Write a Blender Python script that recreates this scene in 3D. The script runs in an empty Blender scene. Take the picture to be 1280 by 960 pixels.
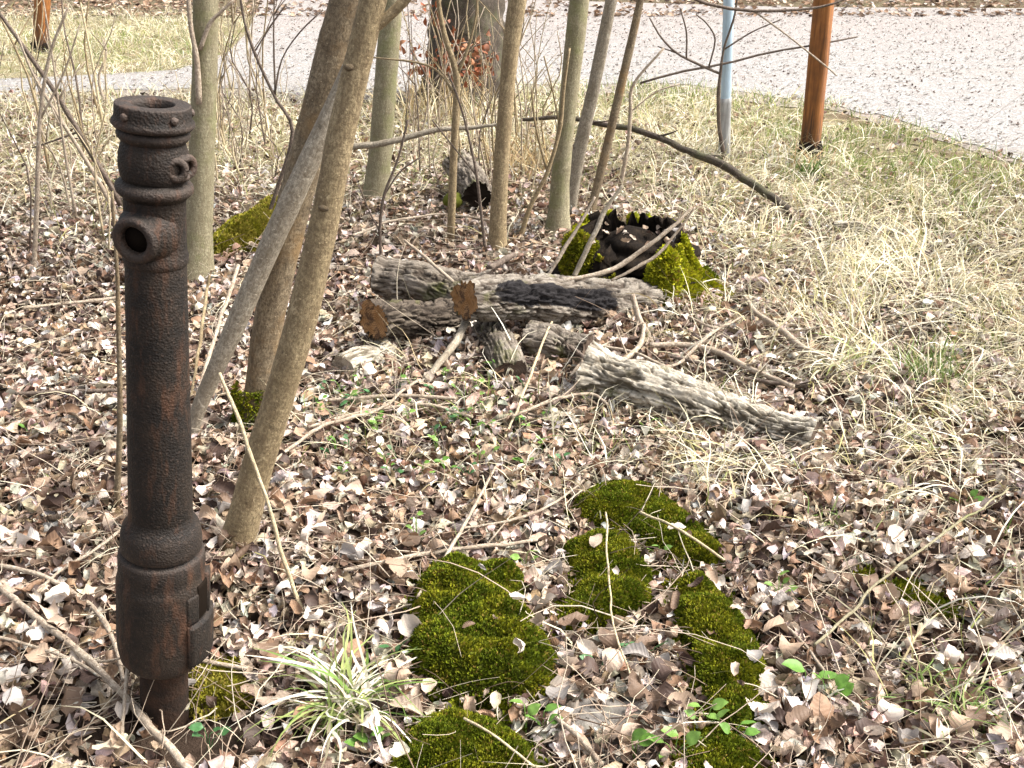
import bpy, math, random
import numpy as np
from mathutils import Vector, Matrix, Quaternion
from mathutils.geometry import tessellate_polygon

random.seed(7)
rng = np.random.default_rng(11)
S = bpy.context.scene
C = S.collection

# ------------------------------------------------------------------ camera
CAM_H = 1.5
PITCH = math.radians(24.4)
F = 1355.0                                     # focal length in photo pixels (1280 wide)
cd = bpy.data.cameras.new('camera')
cam = bpy.data.objects.new('camera', cd); C.objects.link(cam)
cam.location = (0, 0, CAM_H)
cam.rotation_euler = (math.radians(90) - PITCH, 0, 0)
cd.sensor_width = 36.0
cd.lens = 36.0 * F / 1280.0
cd.clip_start = 0.05; cd.clip_end = 2000
S.camera = cam

# ------------------------------------------------------------------ light
SUN_EL, SUN_ROT = math.radians(50), math.radians(88)
w = bpy.data.worlds.new('World'); S.world = w; w.use_nodes = True
nt = w.node_tree
bg = nt.nodes['Background']
sky = nt.nodes.new('ShaderNodeTexSky'); sky.sky_type = 'NISHITA'
sky.sun_disc = False; sky.sun_elevation = SUN_EL; sky.sun_rotation = SUN_ROT
sky.air_density = 1.0; sky.dust_density = 6.0; sky.ozone_density = 0.6
hs = nt.nodes.new('ShaderNodeHueSaturation'); hs.inputs['Saturation'].default_value = 0.35      # hazy white spring sky
nt.links.new(sky.outputs[0], hs.inputs['Color']); nt.links.new(hs.outputs[0], bg.inputs[0]); bg.inputs[1].default_value = 0.145
sl = bpy.data.lights.new('sun', 'SUN'); so = bpy.data.objects.new('sun', sl); C.objects.link(so)
sl.energy = 2.9; sl.angle = math.radians(24); sl.color = (1.0, 0.95, 0.87)
sd = Vector((math.sin(SUN_ROT) * math.cos(SUN_EL), math.cos(SUN_ROT) * math.cos(SUN_EL), math.sin(SUN_EL)))
so.rotation_euler = sd.to_track_quat('Z', 'Y').to_euler()
so.location = (3, 6, 9)
S.view_settings.view_transform = 'Standard'
S.view_settings.look = 'None'
S.view_settings.exposure = 1.28
S.view_settings.gamma = 1.0
S.cycles.max_bounces = 6
S.cycles.use_denoising = True

# ------------------------------------------------------------------ noise
def _hash(i, j, k):
    n = (i * 374761393 + j * 668265263 + k * 1274126177) & 0xffffffff
    n = ((n ^ (n >> 13)) * 1274126177) & 0xffffffff
    n = n ^ (n >> 16)
    return (n & 0xffff) / 65535.0
def vnoise(p):
    p = np.asarray(p, float); ip = np.floor(p).astype(np.int64); f = p - ip; f = f * f * (3 - 2 * f)
    i, j, k = ip[..., 0], ip[..., 1], ip[..., 2]; x, y, z = f[..., 0], f[..., 1], f[..., 2]
    r = 0
    for a in (0, 1):
        for b in (0, 1):
            for c in (0, 1):
                r = r + _hash(i + a, j + b, k + c) * (x if a else 1 - x) * (y if b else 1 - y) * (z if c else 1 - z)
    return r
def fbm(p, o=3):
    p = np.asarray(p, float); r = 0; a = 0.5; s = 0
    for q in range(o):
        r = r + a * vnoise(p * (2 ** q) + 17.3 * q); s += a; a *= 0.5
    return r / s
def sstep(a, b, x):
    t = np.clip((x - a) / (b - a), 0, 1); return t * t * (3 - 2 * t)

# ------------------------------------------------------------------ terrain and picture geometry
def H(x, y):
    x = np.asarray(x, float); y = np.asarray(y, float)
    z = 0.030 * np.sin(1.9 * x + 0.6) * np.sin(1.7 * y + 0.4) + 0.016 * np.sin(4.3 * x - 1.1 + y) * np.cos(3.9 * y)
    return z * (1 - sstep(4.3, 5.8, np.hypot(x * 0.7, y)))
FW = np.array([0, math.cos(PITCH), -math.sin(PITCH)]); UP = np.array([0, math.sin(PITCH), math.cos(PITCH)]); RT = np.array([1., 0, 0])
def ray(px, py): return F * FW + (px - 640) * RT + (480 - py) * UP
def at(px, py, Y):
    d = ray(px, py); t = Y / d[1]; return np.array([0, 0, CAM_H]) + d * t
def gnd(px, py, lift=0.0):
    d = ray(px, py); o = np.array([0, 0, CAM_H]); zz = 0.
    for _ in range(12):
        t = (zz + lift - CAM_H) / d[2]; p = o + d * t; zz = float(H(p[0], p[1]))
    return p
def depth(p): return float(np.dot(np.asarray(p) - np.array([0, 0, CAM_H]), FW))
def proj(P):
    q = np.asarray(P) - np.array([0, 0, CAM_H]); dz = np.maximum(q @ FW, 0.05)
    return 640 + F * (q @ RT) / dz, 480 - F * (q @ UP) / dz, dz

# ------------------------------------------------------------------ objects
def mesh(name, V, Fs, mat=None, parent=None, smooth=True, **attrs):
    V = np.asarray(V, np.float32)
    if isinstance(Fs, np.ndarray): Fs = [Fs]
    Fs = [np.asarray(f, np.int32) for f in Fs if len(f)]
    me = bpy.data.meshes.new(name)
    me.vertices.add(len(V)); me.vertices.foreach_set('co', V.ravel())
    nl = sum(f.size for f in Fs); npol = sum(len(f) for f in Fs)
    me.loops.add(nl); me.loops.foreach_set('vertex_index', np.concatenate([f.ravel() for f in Fs]))
    tot = np.concatenate([np.full(len(f), f.shape[1], np.int32) for f in Fs])
    st = np.concatenate([[0], np.cumsum(tot)[:-1]]).astype(np.int32)
    me.polygons.add(npol); me.polygons.foreach_set('loop_start', st)
    if smooth: me.polygons.foreach_set('use_smooth', np.ones(npol, bool))
    me.update(calc_edges=True)
    for k, a in attrs.items():
        a = np.asarray(a, np.float32)
        if k == 'col':
            d = me.attributes.new('col', 'FLOAT_COLOR', 'POINT')
            d.data.foreach_set('color', np.concatenate([a, np.ones((len(a), 1), np.float32)], 1).ravel())
        else:
            d = me.attributes.new(k, 'FLOAT_VECTOR', 'POINT'); d.data.foreach_set('vector', a.ravel())
    if mat: me.materials.append(mat)
    o = bpy.data.objects.new(name, me); C.objects.link(o)
    if parent: o.parent = parent
    return o
def local(V, root):
    return np.asarray(V) - np.array(root.location) if root is not None else V
def thing(name, label, cat, loc=(0, 0, 0), group=None):
    o = bpy.data.objects.new(name, None); C.objects.link(o); o.location = [float(c) for c in loc]
    o.empty_display_size = 0.05
    tag(o, label, cat, group); return o
def tag(o, label, cat, group=None):
    o['label'] = label; o['category'] = cat
    if group: o['group'] = group
    return o
def kind(o, k): o['kind'] = k; return o
def center(o):
    "move the origin of a one-mesh thing to its base"
    me = o.data; n = len(me.vertices); v = np.empty(n * 3, np.float32); me.vertices.foreach_get('co', v); v = v.reshape(-1, 3)
    c = np.array([v[:, 0].mean(), v[:, 1].mean(), v[:, 2].min()], np.float32)
    me.vertices.foreach_set('co', (v - c).ravel()); me.update(); o.location = [float(a) for a in c]; return o
def join(parts):
    "list of (V, [F...], attr dict) -> one"
    Vs, Fs, at_ = [], [], {}; n = 0
    for V, F_, A in parts:
        Vs.append(V); Fs += [f + n for f in F_]; n += len(V)
        for k, a in A.items(): at_.setdefault(k, []).append(a)
    return np.concatenate(Vs), Fs, {k: np.concatenate(a) for k, a in at_.items()}

# ------------------------------------------------------------------ shape builders
def spline(P, n):
    P = np.asarray(P, float); m = len(P)
    if m == 2:
        t = np.linspace(0, 1, n)[:, None]; return P[0] * (1 - t) + P[1] * t
    Q = np.vstack([2 * P[0] - P[1], P, 2 * P[-1] - P[-2]]); out = []
    for u in np.linspace(0, m - 1, n):
        i = min(int(u), m - 2); t = u - i; a, b, c, d = Q[i:i + 4]
        out.append(0.5 * (2 * b + (c - a) * t + (2 * a - 5 * b + 4 * c - d) * t * t + (3 * b - a - 3 * c + d) * t ** 3))
    return np.array(out)
def frames(P):
    T = np.gradient(P, axis=0); T /= np.linalg.norm(T, axis=1)[:, None] + 1e-12
    a = np.array([0, 0, 1.]) if abs(T[0][2]) < 0.8 else np.array([0, 1., 0])
    n = a - T[0] * (a @ T[0]); n /= np.linalg.norm(n); N = []
    for t in T:
        n = n - t * (n @ t); n /= np.linalg.norm(n) + 1e-12; N.append(n)
    N = np.array(N); return T, N, np.cross(T, N)
def tube(P, R, sides=12, rough=0.0, rscale=8.0, disp=None, cap=True, seed=0.0):
    P = np.asarray(P, float); R = np.asarray(R, float); n = len(P); T, N, B = frames(P)
    L = np.concatenate([[0], np.cumsum(np.linalg.norm(np.diff(P, axis=0), axis=1))])
    th = np.linspace(0, 2 * math.pi, sides, endpoint=False); c, s = np.cos(th), np.sin(th)
    bark = np.stack([R[:, None] * c, R[:, None] * s, np.repeat(L[:, None], sides, 1)], -1)
    d = np.zeros((n, sides))
    if rough: d += rough * R[:, None] * (fbm(bark * rscale + seed, 3) - 0.5) * 2
    if disp is not None: d += disp(bark + seed, L / L[-1])
    rr = R[:, None] + d
    V = P[:, None] + N[:, None] * (rr * c)[..., None] + B[:, None] * (rr * s)[..., None]
    i = np.arange(n - 1)[:, None] * sides; j = np.arange(sides)[None]; k = (j + 1) % sides
    Fq = np.stack([i + j, i + k, i + sides + k, i + sides + j], -1).reshape(-1, 4)
    V = V.reshape(-1, 3); bark = bark.reshape(-1, 3) + seed; Fs = [Fq]
    if cap:
        e = len(V); V = np.vstack([V, P[0], P[-1]]); bark = np.vstack([bark, [seed, seed, seed], [seed, seed, L[-1] + seed]])
        jj = np.arange(sides); kk = (jj + 1) % sides; o = (n - 1) * sides
        Fs.append(np.concatenate([np.stack([kk, jj, np.full(sides, e)], -1), np.stack([o + jj, o + kk, np.full(sides, e + 1)], -1)]))
    return V, Fs, {'bark': bark}
def lathe(prof, sides=48, wob=0.0):
    prof = np.asarray(prof, float); n = len(prof); th = np.linspace(0, 2 * math.pi, sides, endpoint=False)
    r = np.repeat(prof[:, :1], sides, 1); z = np.repeat(prof[:, 1:], sides, 1)
    V = np.stack([r * np.cos(th), r * np.sin(th), z], -1)
    if wob: V[..., :2] *= 1 + wob * (fbm(V * 30, 2) - 0.5)[..., None]
    i = np.arange(n - 1)[:, None] * sides; j = np.arange(sides)[None]; k = (j + 1) % sides
    return V.reshape(-1, 3), [np.stack([i + j, i + k, i + sides + k, i + sides + j], -1).reshape(-1, 4)], {}
def blob(center, rad, seg=14, rough=0.15, seed=0., flat=0.0):
    th = np.linspace(0, 2 * math.pi, seg * 2, endpoint=False); ph = np.linspace(0, math.pi, seg)
    T, Pp = np.meshgrid(th, ph); D = np.stack([np.sin(Pp) * np.cos(T), np.sin(Pp) * np.sin(T), np.cos(Pp)], -1)
    V = D * (1 + rough * 2 * (fbm(D * 1.8 + seed, 3) - 0.5))[..., None] * np.array(rad) + np.array(center); m = seg * 2
    i = np.arange(seg - 1)[:, None] * m; j = np.arange(m)[None]; k = (j + 1) % m
    return V.reshape(-1, 3), [np.stack([i + j, i + m + j, i + m + k, i + k], -1).reshape(-1, 4)], {'bark': D.reshape(-1, 3)}

# ------------------------------------------------------------------ materials
class Mat:
    def __init__(s, name, rough=0.85, spec=0.2):
        s.m = bpy.data.materials.new(name); s.m.use_nodes = True; s.t = s.m.node_tree
        s.b = s.t.nodes['Principled BSDF']; s.b.inputs['Roughness'].default_value = rough
        s.b.inputs['Specular IOR Level'].default_value = spec
    def n(s, t, **k):
        x = s.t.nodes.new(t)
        for a, v in k.items(): setattr(x, a, v)
        return x
    def l(s, a, b): s.t.links.new(a, b)
    def attr(s, name): return s.n('ShaderNodeAttribute', attribute_name=name)
    def coord(s, kind='obj', scale=(1, 1, 1)):
        if kind == 'obj': o = s.n('ShaderNodeTexCoord').outputs['Object']
        elif kind == 'pos': o = s.n('ShaderNodeNewGeometry').outputs['Position']
        else: o = s.attr(kind).outputs['Vector']
        m = s.n('ShaderNodeMapping'); m.inputs['Scale'].default_value = scale; s.l(o, m.inputs[0]); return m.outputs[0]
    def noise(s, co, scale, detail=4, rough=0.6, dist=0.0):
        x = s.n('ShaderNodeTexNoise'); x.inputs['Scale'].default_value = scale; x.inputs['Detail'].default_value = detail
        x.inputs['Roughness'].default_value = rough; x.inputs['Distortion'].default_value = dist; s.l(co, x.inputs['Vector']); return x.outputs['Fac']
    def vor(s, co, scale, feature='F1'):
        x = s.n('ShaderNodeTexVoronoi', feature=feature); x.inputs['Scale'].default_value = scale; s.l(co, x.inputs['Vector']); return x.outputs['Distance']
    def ramp(s, fac, stops):
        x = s.n('ShaderNodeValToRGB'); e = x.color_ramp.elements
        while len(e) < len(stops): e.new(0.5)
        for q, (p, c) in zip(e, stops): q.position = p; q.color = (*c, 1) if len(c) == 3 else c
        s.l(fac, x.inputs[0]); return x.outputs[0]
    def mix(s, fac, a, b, mode='MIX'):
        x = s.n('ShaderNodeMix', data_type='RGBA', blend_type=mode)
        for v, i in ((fac, 0), (a, 6), (b, 7)):
            if isinstance(v, (int, float)): x.inputs[i].default_value = v
            elif isinstance(v, tuple): x.inputs[i].default_value = (*v, 1)
            else: s.l(v, x.inputs[i])
        return x.outputs[2]
    def math(s, op, a, b):
        x = s.n('ShaderNodeMath', operation=op)
        for v, i in ((a, 0), (b, 1)):
            if isinstance(v, (int, float)): x.inputs[i].default_value = v
            else: s.l(v, x.inputs[i])
        return x.outputs[0]
    def col(s, c): 
        if isinstance(c, tuple): s.b.inputs['Base Color'].default_value = (*c, 1)
        else: s.l(c, s.b.inputs['Base Color'])
        return s
    def bump(s, h, strength=0.5, dist=0.01):
        x = s.n('ShaderNodeBump'); x.inputs['Strength'].default_value = strength; x.inputs['Distance'].default_value = dist
        s.l(h, x.inputs['Height']); s.l(x.outputs[0], s.b.inputs['Normal']); return s
G = (0., 0., 0.); W1 = (1., 1., 1.)

def bark_mat(name, a, b, c, moss=None, lent=True):
    M = Mat(name, 0.8, 0.25)
    co = M.coord('bark'); 
    n1 = M.noise(co, 9, 5, 0.65); n2 = M.noise(M.coord('bark', (1, 1, 0.3)), 45, 5, 0.7)
    base = M.mix(M.ramp(n1, [(0.35, G), (0.65, W1)]), a, b)
    base = M.mix(M.ramp(n2, [(0.45, G), (0.75, W1)]), base, c)
    rings = M.noise(M.coord('bark', (0.6, 0.6, 6)), 14, 3, 0.6)
    n4 = M.noise(M.coord('bark', (1, 1, 0.6)), 150, 5, 0.75); n5 = M.noise(co, 24, 5, 0.75, 0.8)
    base = M.mix(M.math('MULTIPLY', M.ramp(rings, [(0.5, G), (0.68, (0.5,) * 3)]), n5), base, tuple(v * 0.45 for v in a))
    base = M.mix(M.ramp(n5, [(0.52, G), (0.66, (0.6,) * 3)]), base, c)
    base = M.mix(M.ramp(n4, [(0.42, (0.75,) * 3), (0.58, G)]), base, tuple(v * 0.8 for v in c))
    spots = M.vor(M.coord('bark', (1, 1, 1.4)), 60)
    base = M.mix(M.ramp(spots, [(0.06, (0.7,) * 3), (0.16, G)]), base, tuple(min(1, v * 1.5) for v in b))
    lich = M.noise(co, 30, 5, 0.8, 0.5); base = M.mix(M.ramp(lich, [(0.60, G), (0.68, (0.55,) * 3)]), base, tuple(min(0.6, v * 1.35 + 0.03) for v in b))
    scar = M.noise(M.coord('bark', (1, 1, 2.6)), 11, 3, 0.6); base = M.mix(M.ramp(scar, [(0.66, G), (0.72, (0.7,) * 3)]), base, tuple(v * 0.45 for v in c))
    if moss:
        nm = M.noise(co, 6, 4, 0.7); base = M.mix(M.ramp(nm, [(0.5, G), (0.72, (0.8,) * 3)]), base, moss)
    M.col(base); M.bump(M.math('ADD', n4, M.math('ADD', n2, M.math('MULTIPLY', rings, 0.5))), 0.7, 0.006); return M.m
B_TAN = bark_mat('smooth_tan_bark', (0.285, 0.22, 0.122), (0.39, 0.31, 0.185), (0.17, 0.122, 0.07))
B_OLIVE = bark_mat('olive_grey_bark', (0.25, 0.225, 0.14), (0.33, 0.30, 0.20), (0.19, 0.16, 0.10), (0.17, 0.18, 0.07))
B_BROWN = bark_mat('rough_brown_bark', (0.21, 0.16, 0.10), (0.31, 0.25, 0.165), (0.10, 0.072, 0.045), (0.24, 0.15, 0.065))
B_GREY = bark_mat('pale_grey_bark', (0.29, 0.25, 0.19), (0.40, 0.36, 0.29), (0.19, 0.155, 0.11))
B_DARK = bark_mat('dark_furrowed_bark', (0.075, 0.058, 0.045), (0.13, 0.105, 0.08), (0.03, 0.024, 0.018), (0.07, 0.075, 0.03))
TWIG = bark_mat('pale_twig_bark', (0.40, 0.33, 0.25), (0.52, 0.45, 0.36), (0.24, 0.18, 0.13))
TWIG_D = bark_mat('dark_twig_bark', (0.14, 0.105, 0.08), (0.22, 0.175, 0.14), (0.07, 0.05, 0.04))
STRAW = bark_mat('straw_stalk', (0.52, 0.43, 0.27), (0.60, 0.52, 0.36), (0.36, 0.28, 0.17))

def log_mat(name, a, b, dark, char=None):
    M = Mat(name, 0.9, 0.15)
    st = M.coord('bark', (1, 1, 0.22)); co = M.coord('bark')
    n = M.noise(st, 38, 6, 0.7, 0.6); n2 = M.noise(co, 12, 5, 0.65); n3 = M.noise(co, 110, 3, 0.6)
    base = M.mix(M.ramp(n2, [(0.35, G), (0.65, W1)]), a, b)
    n4 = M.noise(M.coord('bark', (1, 1, 0.35)), 75, 6, 0.75, 1.0)
    base = M.mix(M.ramp(n4, [(0.36, (0.8,) * 3), (0.46, G)]), base, dark)
    base = M.mix(M.ramp(n, [(0.36, (0.8,) * 3), (0.46, G)]), base, dark)
    base = M.mix(M.ramp(n3, [(0.5, G), (0.8, (0.5,) * 3)]), base, tuple(v * 1.3 for v in b))
    fs = M.n('ShaderNodeSeparateXYZ'); M.l(M.attr('fis').outputs['Vector'], fs.inputs[0]); base = M.mix(M.ramp(fs.outputs[0], [(0.15, G), (0.75, (0.9,) * 3)]), base, dark)
    gm = M.noise(co, 5, 4, 0.7); base = M.mix(M.ramp(gm, [(0.56, G), (0.70, (0.75,) * 3)]), base, (0.10, 0.11, 0.025))
    if char is not None:
        at_ = M.attr('char').outputs['Vector']; sx = M.n('ShaderNodeSeparateXYZ'); M.l(at_, sx.inputs[0])
        f = M.math('ADD', sx.outputs[0], M.math('MULTIPLY', M.math('SUBTRACT', M.math('MULTIPLY', M.math('ADD', n2, n), 0.5), 0.5), 2.6))
        base = M.mix(M.ramp(f, [(0.42, G), (0.55, W1)]), base, char)
    M.col(base); M.bump(M.math('ADD', M.math('ADD', n, n4), M.math('MULTIPLY', n3, 0.3)), 0.9, 0.010); return M.m
L_GREY = log_mat('grey_log_bark', (0.14, 0.115, 0.09), (0.27, 0.235, 0.195), (0.055, 0.042, 0.032))
L_CHAR = log_mat('charred_log_bark', (0.15, 0.125, 0.10), (0.29, 0.26, 0.22), (0.06, 0.045, 0.035), (0.022, 0.02, 0.021))
L_PALE = log_mat('weathered_pale_bark', (0.30, 0.262, 0.205), (0.54, 0.495, 0.415), (0.10, 0.08, 0.055))
def cut_mat(name, a, b, d):
    M = Mat(name, 0.85, 0.15); co = M.coord('bark')
    n = M.noise(co, 22, 5, 0.7); x = M.n('ShaderNodeTexWave', wave_type='RINGS', rings_direction='SPHERICAL'); x.inputs['Scale'].default_value = 42
    x.inputs['Distortion'].default_value = 3; x.inputs['Detail'].default_value = 3; M.l(co, x.inputs[0])
    base = M.mix(M.ramp(n, [(0.4, G), (0.62, W1)]), a, b); base = M.mix(M.math('MULTIPLY', x.outputs['Fac'], 0.45), base, d)
    base = M.mix(M.ramp(M.noise(co, 17, 4, 0.7), [(0.50, G), (0.60, (0.9,) * 3)]), base, d)
    M.col(base).bump(n, 0.4, 0.004); return M.m
CUT_O = cut_mat('sawn_orange_wood', (0.24, 0.12, 0.045), (0.36, 0.21, 0.10), (0.055, 0.03, 0.018))
CUT_D = cut_mat('sawn_dark_wood', (0.085, 0.06, 0.045), (0.13, 0.095, 0.07), (0.035, 0.025, 0.02))
CUT_P = cut_mat('sawn_pale_wood', (0.42, 0.36, 0.28), (0.5, 0.45, 0.36), (0.25, 0.2, 0.15))
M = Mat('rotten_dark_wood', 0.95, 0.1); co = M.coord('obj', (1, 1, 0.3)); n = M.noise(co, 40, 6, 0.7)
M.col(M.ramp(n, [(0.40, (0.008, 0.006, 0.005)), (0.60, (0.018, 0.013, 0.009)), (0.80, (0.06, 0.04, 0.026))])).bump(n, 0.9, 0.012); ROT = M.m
M = Mat('painted_hollow_shade', 1, 0); M.col((0.012, 0.009, 0.007)); HOLLOW_SHADE = M.m  # shade inside openings, put into one even near-black colour

def attr_mat(name, rough, spec, trans, var=0.25, scale=300):
    M = Mat(name, rough, spec); c = M.attr('col').outputs['Color']
    n = M.noise(M.coord('obj'), scale, 3, 0.6)
    base = M.mix(var, c, M.mix(1.0, c, M.ramp(n, [(0.3, (0.35,) * 3), (0.7, (1.35, 1.3, 1.25))]), 'MULTIPLY')); M.col(base)
    if trans:
        tr = M.n('ShaderNodeBsdfTranslucent'); M.l(base, tr.inputs[0]); mx = M.n('ShaderNodeMixShader'); mx.inputs[0].default_value = trans
        M.l(M.b.outputs[0], mx.inputs[1]); M.l(tr.outputs[0], mx.inputs[2]); M.l(mx.outputs[0], M.t.nodes['Material Output'].inputs[0])
    return M
def leaf_shader():
    M = attr_mat('dry_leaf', 0.62, 0.35, 0.16, 0.6, 95)
    lv = M.attr('luv').outputs['Vector']; sx = M.n('ShaderNodeSeparateXYZ'); M.l(lv, sx.inputs[0])
    a = M.math('ABSOLUTE', sx.outputs[1], 0)
    v = M.math('SINE', M.math('MULTIPLY', M.math('SUBTRACT', sx.outputs[0], M.math('MULTIPLY', a, 0.16)), 52), 0)
    mid = M.math('LESS_THAN', a, 0.07)
    M.bump(M.math('ADD', M.math('MULTIPLY', v, 0.16), mid), 0.4, 0.003); return M.m
LEAF = leaf_shader()
GRASS = attr_mat('grass_blade', 0.6, 0.3, 0.22, 0.2, 60).m
GREEN = attr_mat('green_leaf', 0.45, 0.4, 0.25, 0.35, 120).m
MOSS = attr_mat('moss_fibre', 0.85, 0.1, 0.15, 0.3, 90).m

M = Mat('soil', 0.95, 0.1); co = M.coord('pos'); n = M.noise(co, 14, 8, 0.7); n2 = M.noise(co, 120, 4, 0.7); n3 = M.noise(co, 1.1, 3)
dirt = M.ramp(n, [(0.3, (0.03, 0.02, 0.015)), (0.6, (0.07, 0.048, 0.035)), (0.8, (0.12, 0.085, 0.06))])
sp = M.n('ShaderNodeSeparateXYZ'); M.l(co, sp.inputs[0])
far = M.ramp(n2, [(0.3, (0.10, 0.085, 0.045)), (0.55, (0.27, 0.235, 0.14)), (0.75, (0.45, 0.40, 0.28))])
far = M.mix(M.ramp(n3, [(0.52, G), (0.64, (0.6,) * 3)]), far, (0.14, 0.17, 0.05))
n6 = M.noise(co, 2.3, 5, 0.7); far = M.mix(M.ramp(n6, [(0.48, G), (0.6, (0.8,) * 3)]), far, (0.15, 0.105, 0.07))
d2 = M.n('ShaderNodeMapRange'); d2.inputs[1].default_value = 13.5; d2.inputs[2].default_value = 15.5; M.l(sp.outputs[1], d2.inputs[0])
far = M.mix(M.math('MULTIPLY', d2.outputs[0], 0.8), far, M.ramp(n2, [(0.35, (0.05, 0.04, 0.025)), (0.65, (0.15, 0.115, 0.075))]))
d = M.n('ShaderNodeMapRange'); d.inputs[1].default_value = 4.8; d.inputs[2].default_value = 6.5; M.l(sp.outputs[1], d.inputs[0])
M.col(M.mix(d.outputs[0], dirt, far)).bump(M.math('ADD', n, n2), 0.8, 0.02); SOIL = M.m

M = Mat('pale_gravel', 0.9, 0.2); co = M.coord('pos'); v = M.vor(co, 34); n = M.noise(co, 60, 5, 0.75); n2 = M.noise(co, 0.55, 4, 0.6); n3 = M.noise(co, 9, 5, 0.7)
g = M.ramp(n, [(0.36, (0.06, 0.055, 0.05)), (0.47, (0.23, 0.222, 0.215)), (0.62, (0.385, 0.375, 0.365))])
g = M.mix(M.ramp(n3, [(0.5, G), (0.62, (0.55,) * 3)]), g, (0.20, 0.17, 0.155))
sp = M.n('ShaderNodeSeparateXYZ'); M.l(co, sp.inputs[0]); d = M.n('ShaderNodeMapRange'); d.inputs[1].default_value = 10.5; d.inputs[2].default_value = 14.5; M.l(sp.outputs[1], d.inputs[0])
pk = M.ramp(n, [(0.34, (0.08, 0.062, 0.054)), (0.48, (0.24, 0.20, 0.182)), (0.66, (0.35, 0.31, 0.29))])
pf = M.math('MULTIPLY', d.outputs[0], M.math('MULTIPLY', 0.55, M.math('ADD', 0.35, n2)))
g = M.mix(pf, g, pk)
tr = M.noise(M.coord('pos', (0.35, 1.2, 1)), 1.6, 5, 0.65); g = M.mix(M.ramp(tr, [(0.48, G), (0.66, (0.6,) * 3)]), g, (0.25, 0.225, 0.205)); M.col(g).bump(M.math('ADD', n, v), 0.5, 0.015); GRAVEL = M.m

M = Mat('rusted_cast_iron', 0.68, 0.25); co = M.coord('obj'); n = M.noise(co, 16, 6, 0.7); n2 = M.noise(co, 160, 5, 0.7); n3 = M.noise(M.coord('obj', (1, 1, 0.25)), 30, 5, 0.7); v = M.vor(co, 250)
b = M.mix(M.ramp(n, [(0.42, G), (0.68, W1)]), (0.0125, 0.010, 0.0085), (0.027, 0.019, 0.0135))
b = M.mix(M.ramp(n3, [(0.52, G), (0.66, (0.5,) * 3)]), b, (0.10, 0.045, 0.024))
b = M.mix(M.ramp(n2, [(0.55, G), (0.75, (0.7,) * 3)]), b, (0.095, 0.065, 0.05))
ge = M.n('ShaderNodeNewGeometry'); b = M.mix(M.ramp(ge.outputs['Pointiness'], [(0.515, G), (0.60, (0.55,) * 3)]), b, (0.12, 0.09, 0.075)); M.col(b); M.b.inputs['Metallic'].default_value = 0.0
M.bump(M.math('ADD', M.math('MULTIPLY', v, 0.9), M.math('ADD', n2, n)), 0.5, 0.003); IRON = M.m
M = Mat('rusty_pipe', 0.85, 0.2); co = M.coord('obj'); n = M.noise(co, 25, 6, 0.7); n2 = M.noise(co, 200, 3)
M.col(M.ramp(n, [(0.35, (0.014, 0.010, 0.008)), (0.6, (0.036, 0.020, 0.013)), (0.85, (0.085, 0.04, 0.022))])).bump(M.math('ADD', n, n2), 0.7, 0.004); RUST = M.m

def post_mat(name, stops, rot=False):
    M = Mat(name, 0.6, 0.35); n = M.noise(M.coord('obj', (1, 1, 0.06)), 60, 5, 0.65); n2 = M.noise(M.coord('obj'), 9, 4)
    c = M.ramp(n, stops); c = M.mix(M.ramp(n2, [(0.45, G), (0.75, (0.7,) * 3)]), c, stops[0][1])
    if rot:
        sp = M.n('ShaderNodeSeparateXYZ'); M.l(M.coord('obj'), sp.inputs[0]); h = M.math('ADD', sp.outputs[2], M.math('MULTIPLY', M.math('SUBTRACT', n, 0.5), 0.5)); c = M.mix(M.ramp(h, [(0.06, (0.93,) * 3), (0.30, G)]), c, (0.03, 0.018, 0.012))
    M.col(c).bump(n, 0.4, 0.004); return M.m
ORANGE = post_mat('orange_stained_wood', [(0.32, (0.10, 0.04, 0.013)), (0.52, (0.25, 0.095, 0.024)), (0.75, (0.37, 0.165, 0.05))], True)
BLUE = post_mat('pale_blue_paint', [(0.3, (0.36, 0.46, 0.52)), (0.5, (0.42, 0.55, 0.66)), (0.75, (0.50, 0.62, 0.72))])
PALEROT = post_mat('grey_rotting_wood', [(0.3, (0.22, 0.21, 0.2)), (0.55, (0.4, 0.4, 0.39)), (0.75, (0.5, 0.5, 0.49))])
M = Mat('grey_stone', 0.9, 0.2); co = M.coord('obj'); n = M.noise(co, 18, 7, 0.7); n2 = M.noise(co, 7, 4)
M.col(M.mix(M.ramp(n2, [(0.5, G), (0.65, (0.7,) * 3)]), M.ramp(n, [(0.3, (0.10, 0.09, 0.08)), (0.6, (0.24, 0.22, 0.2)), (0.8, (0.36, 0.34, 0.32))]), (0.09, 0.10, 0.03))).bump(n, 0.8, 0.01); STONE = M.m

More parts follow.
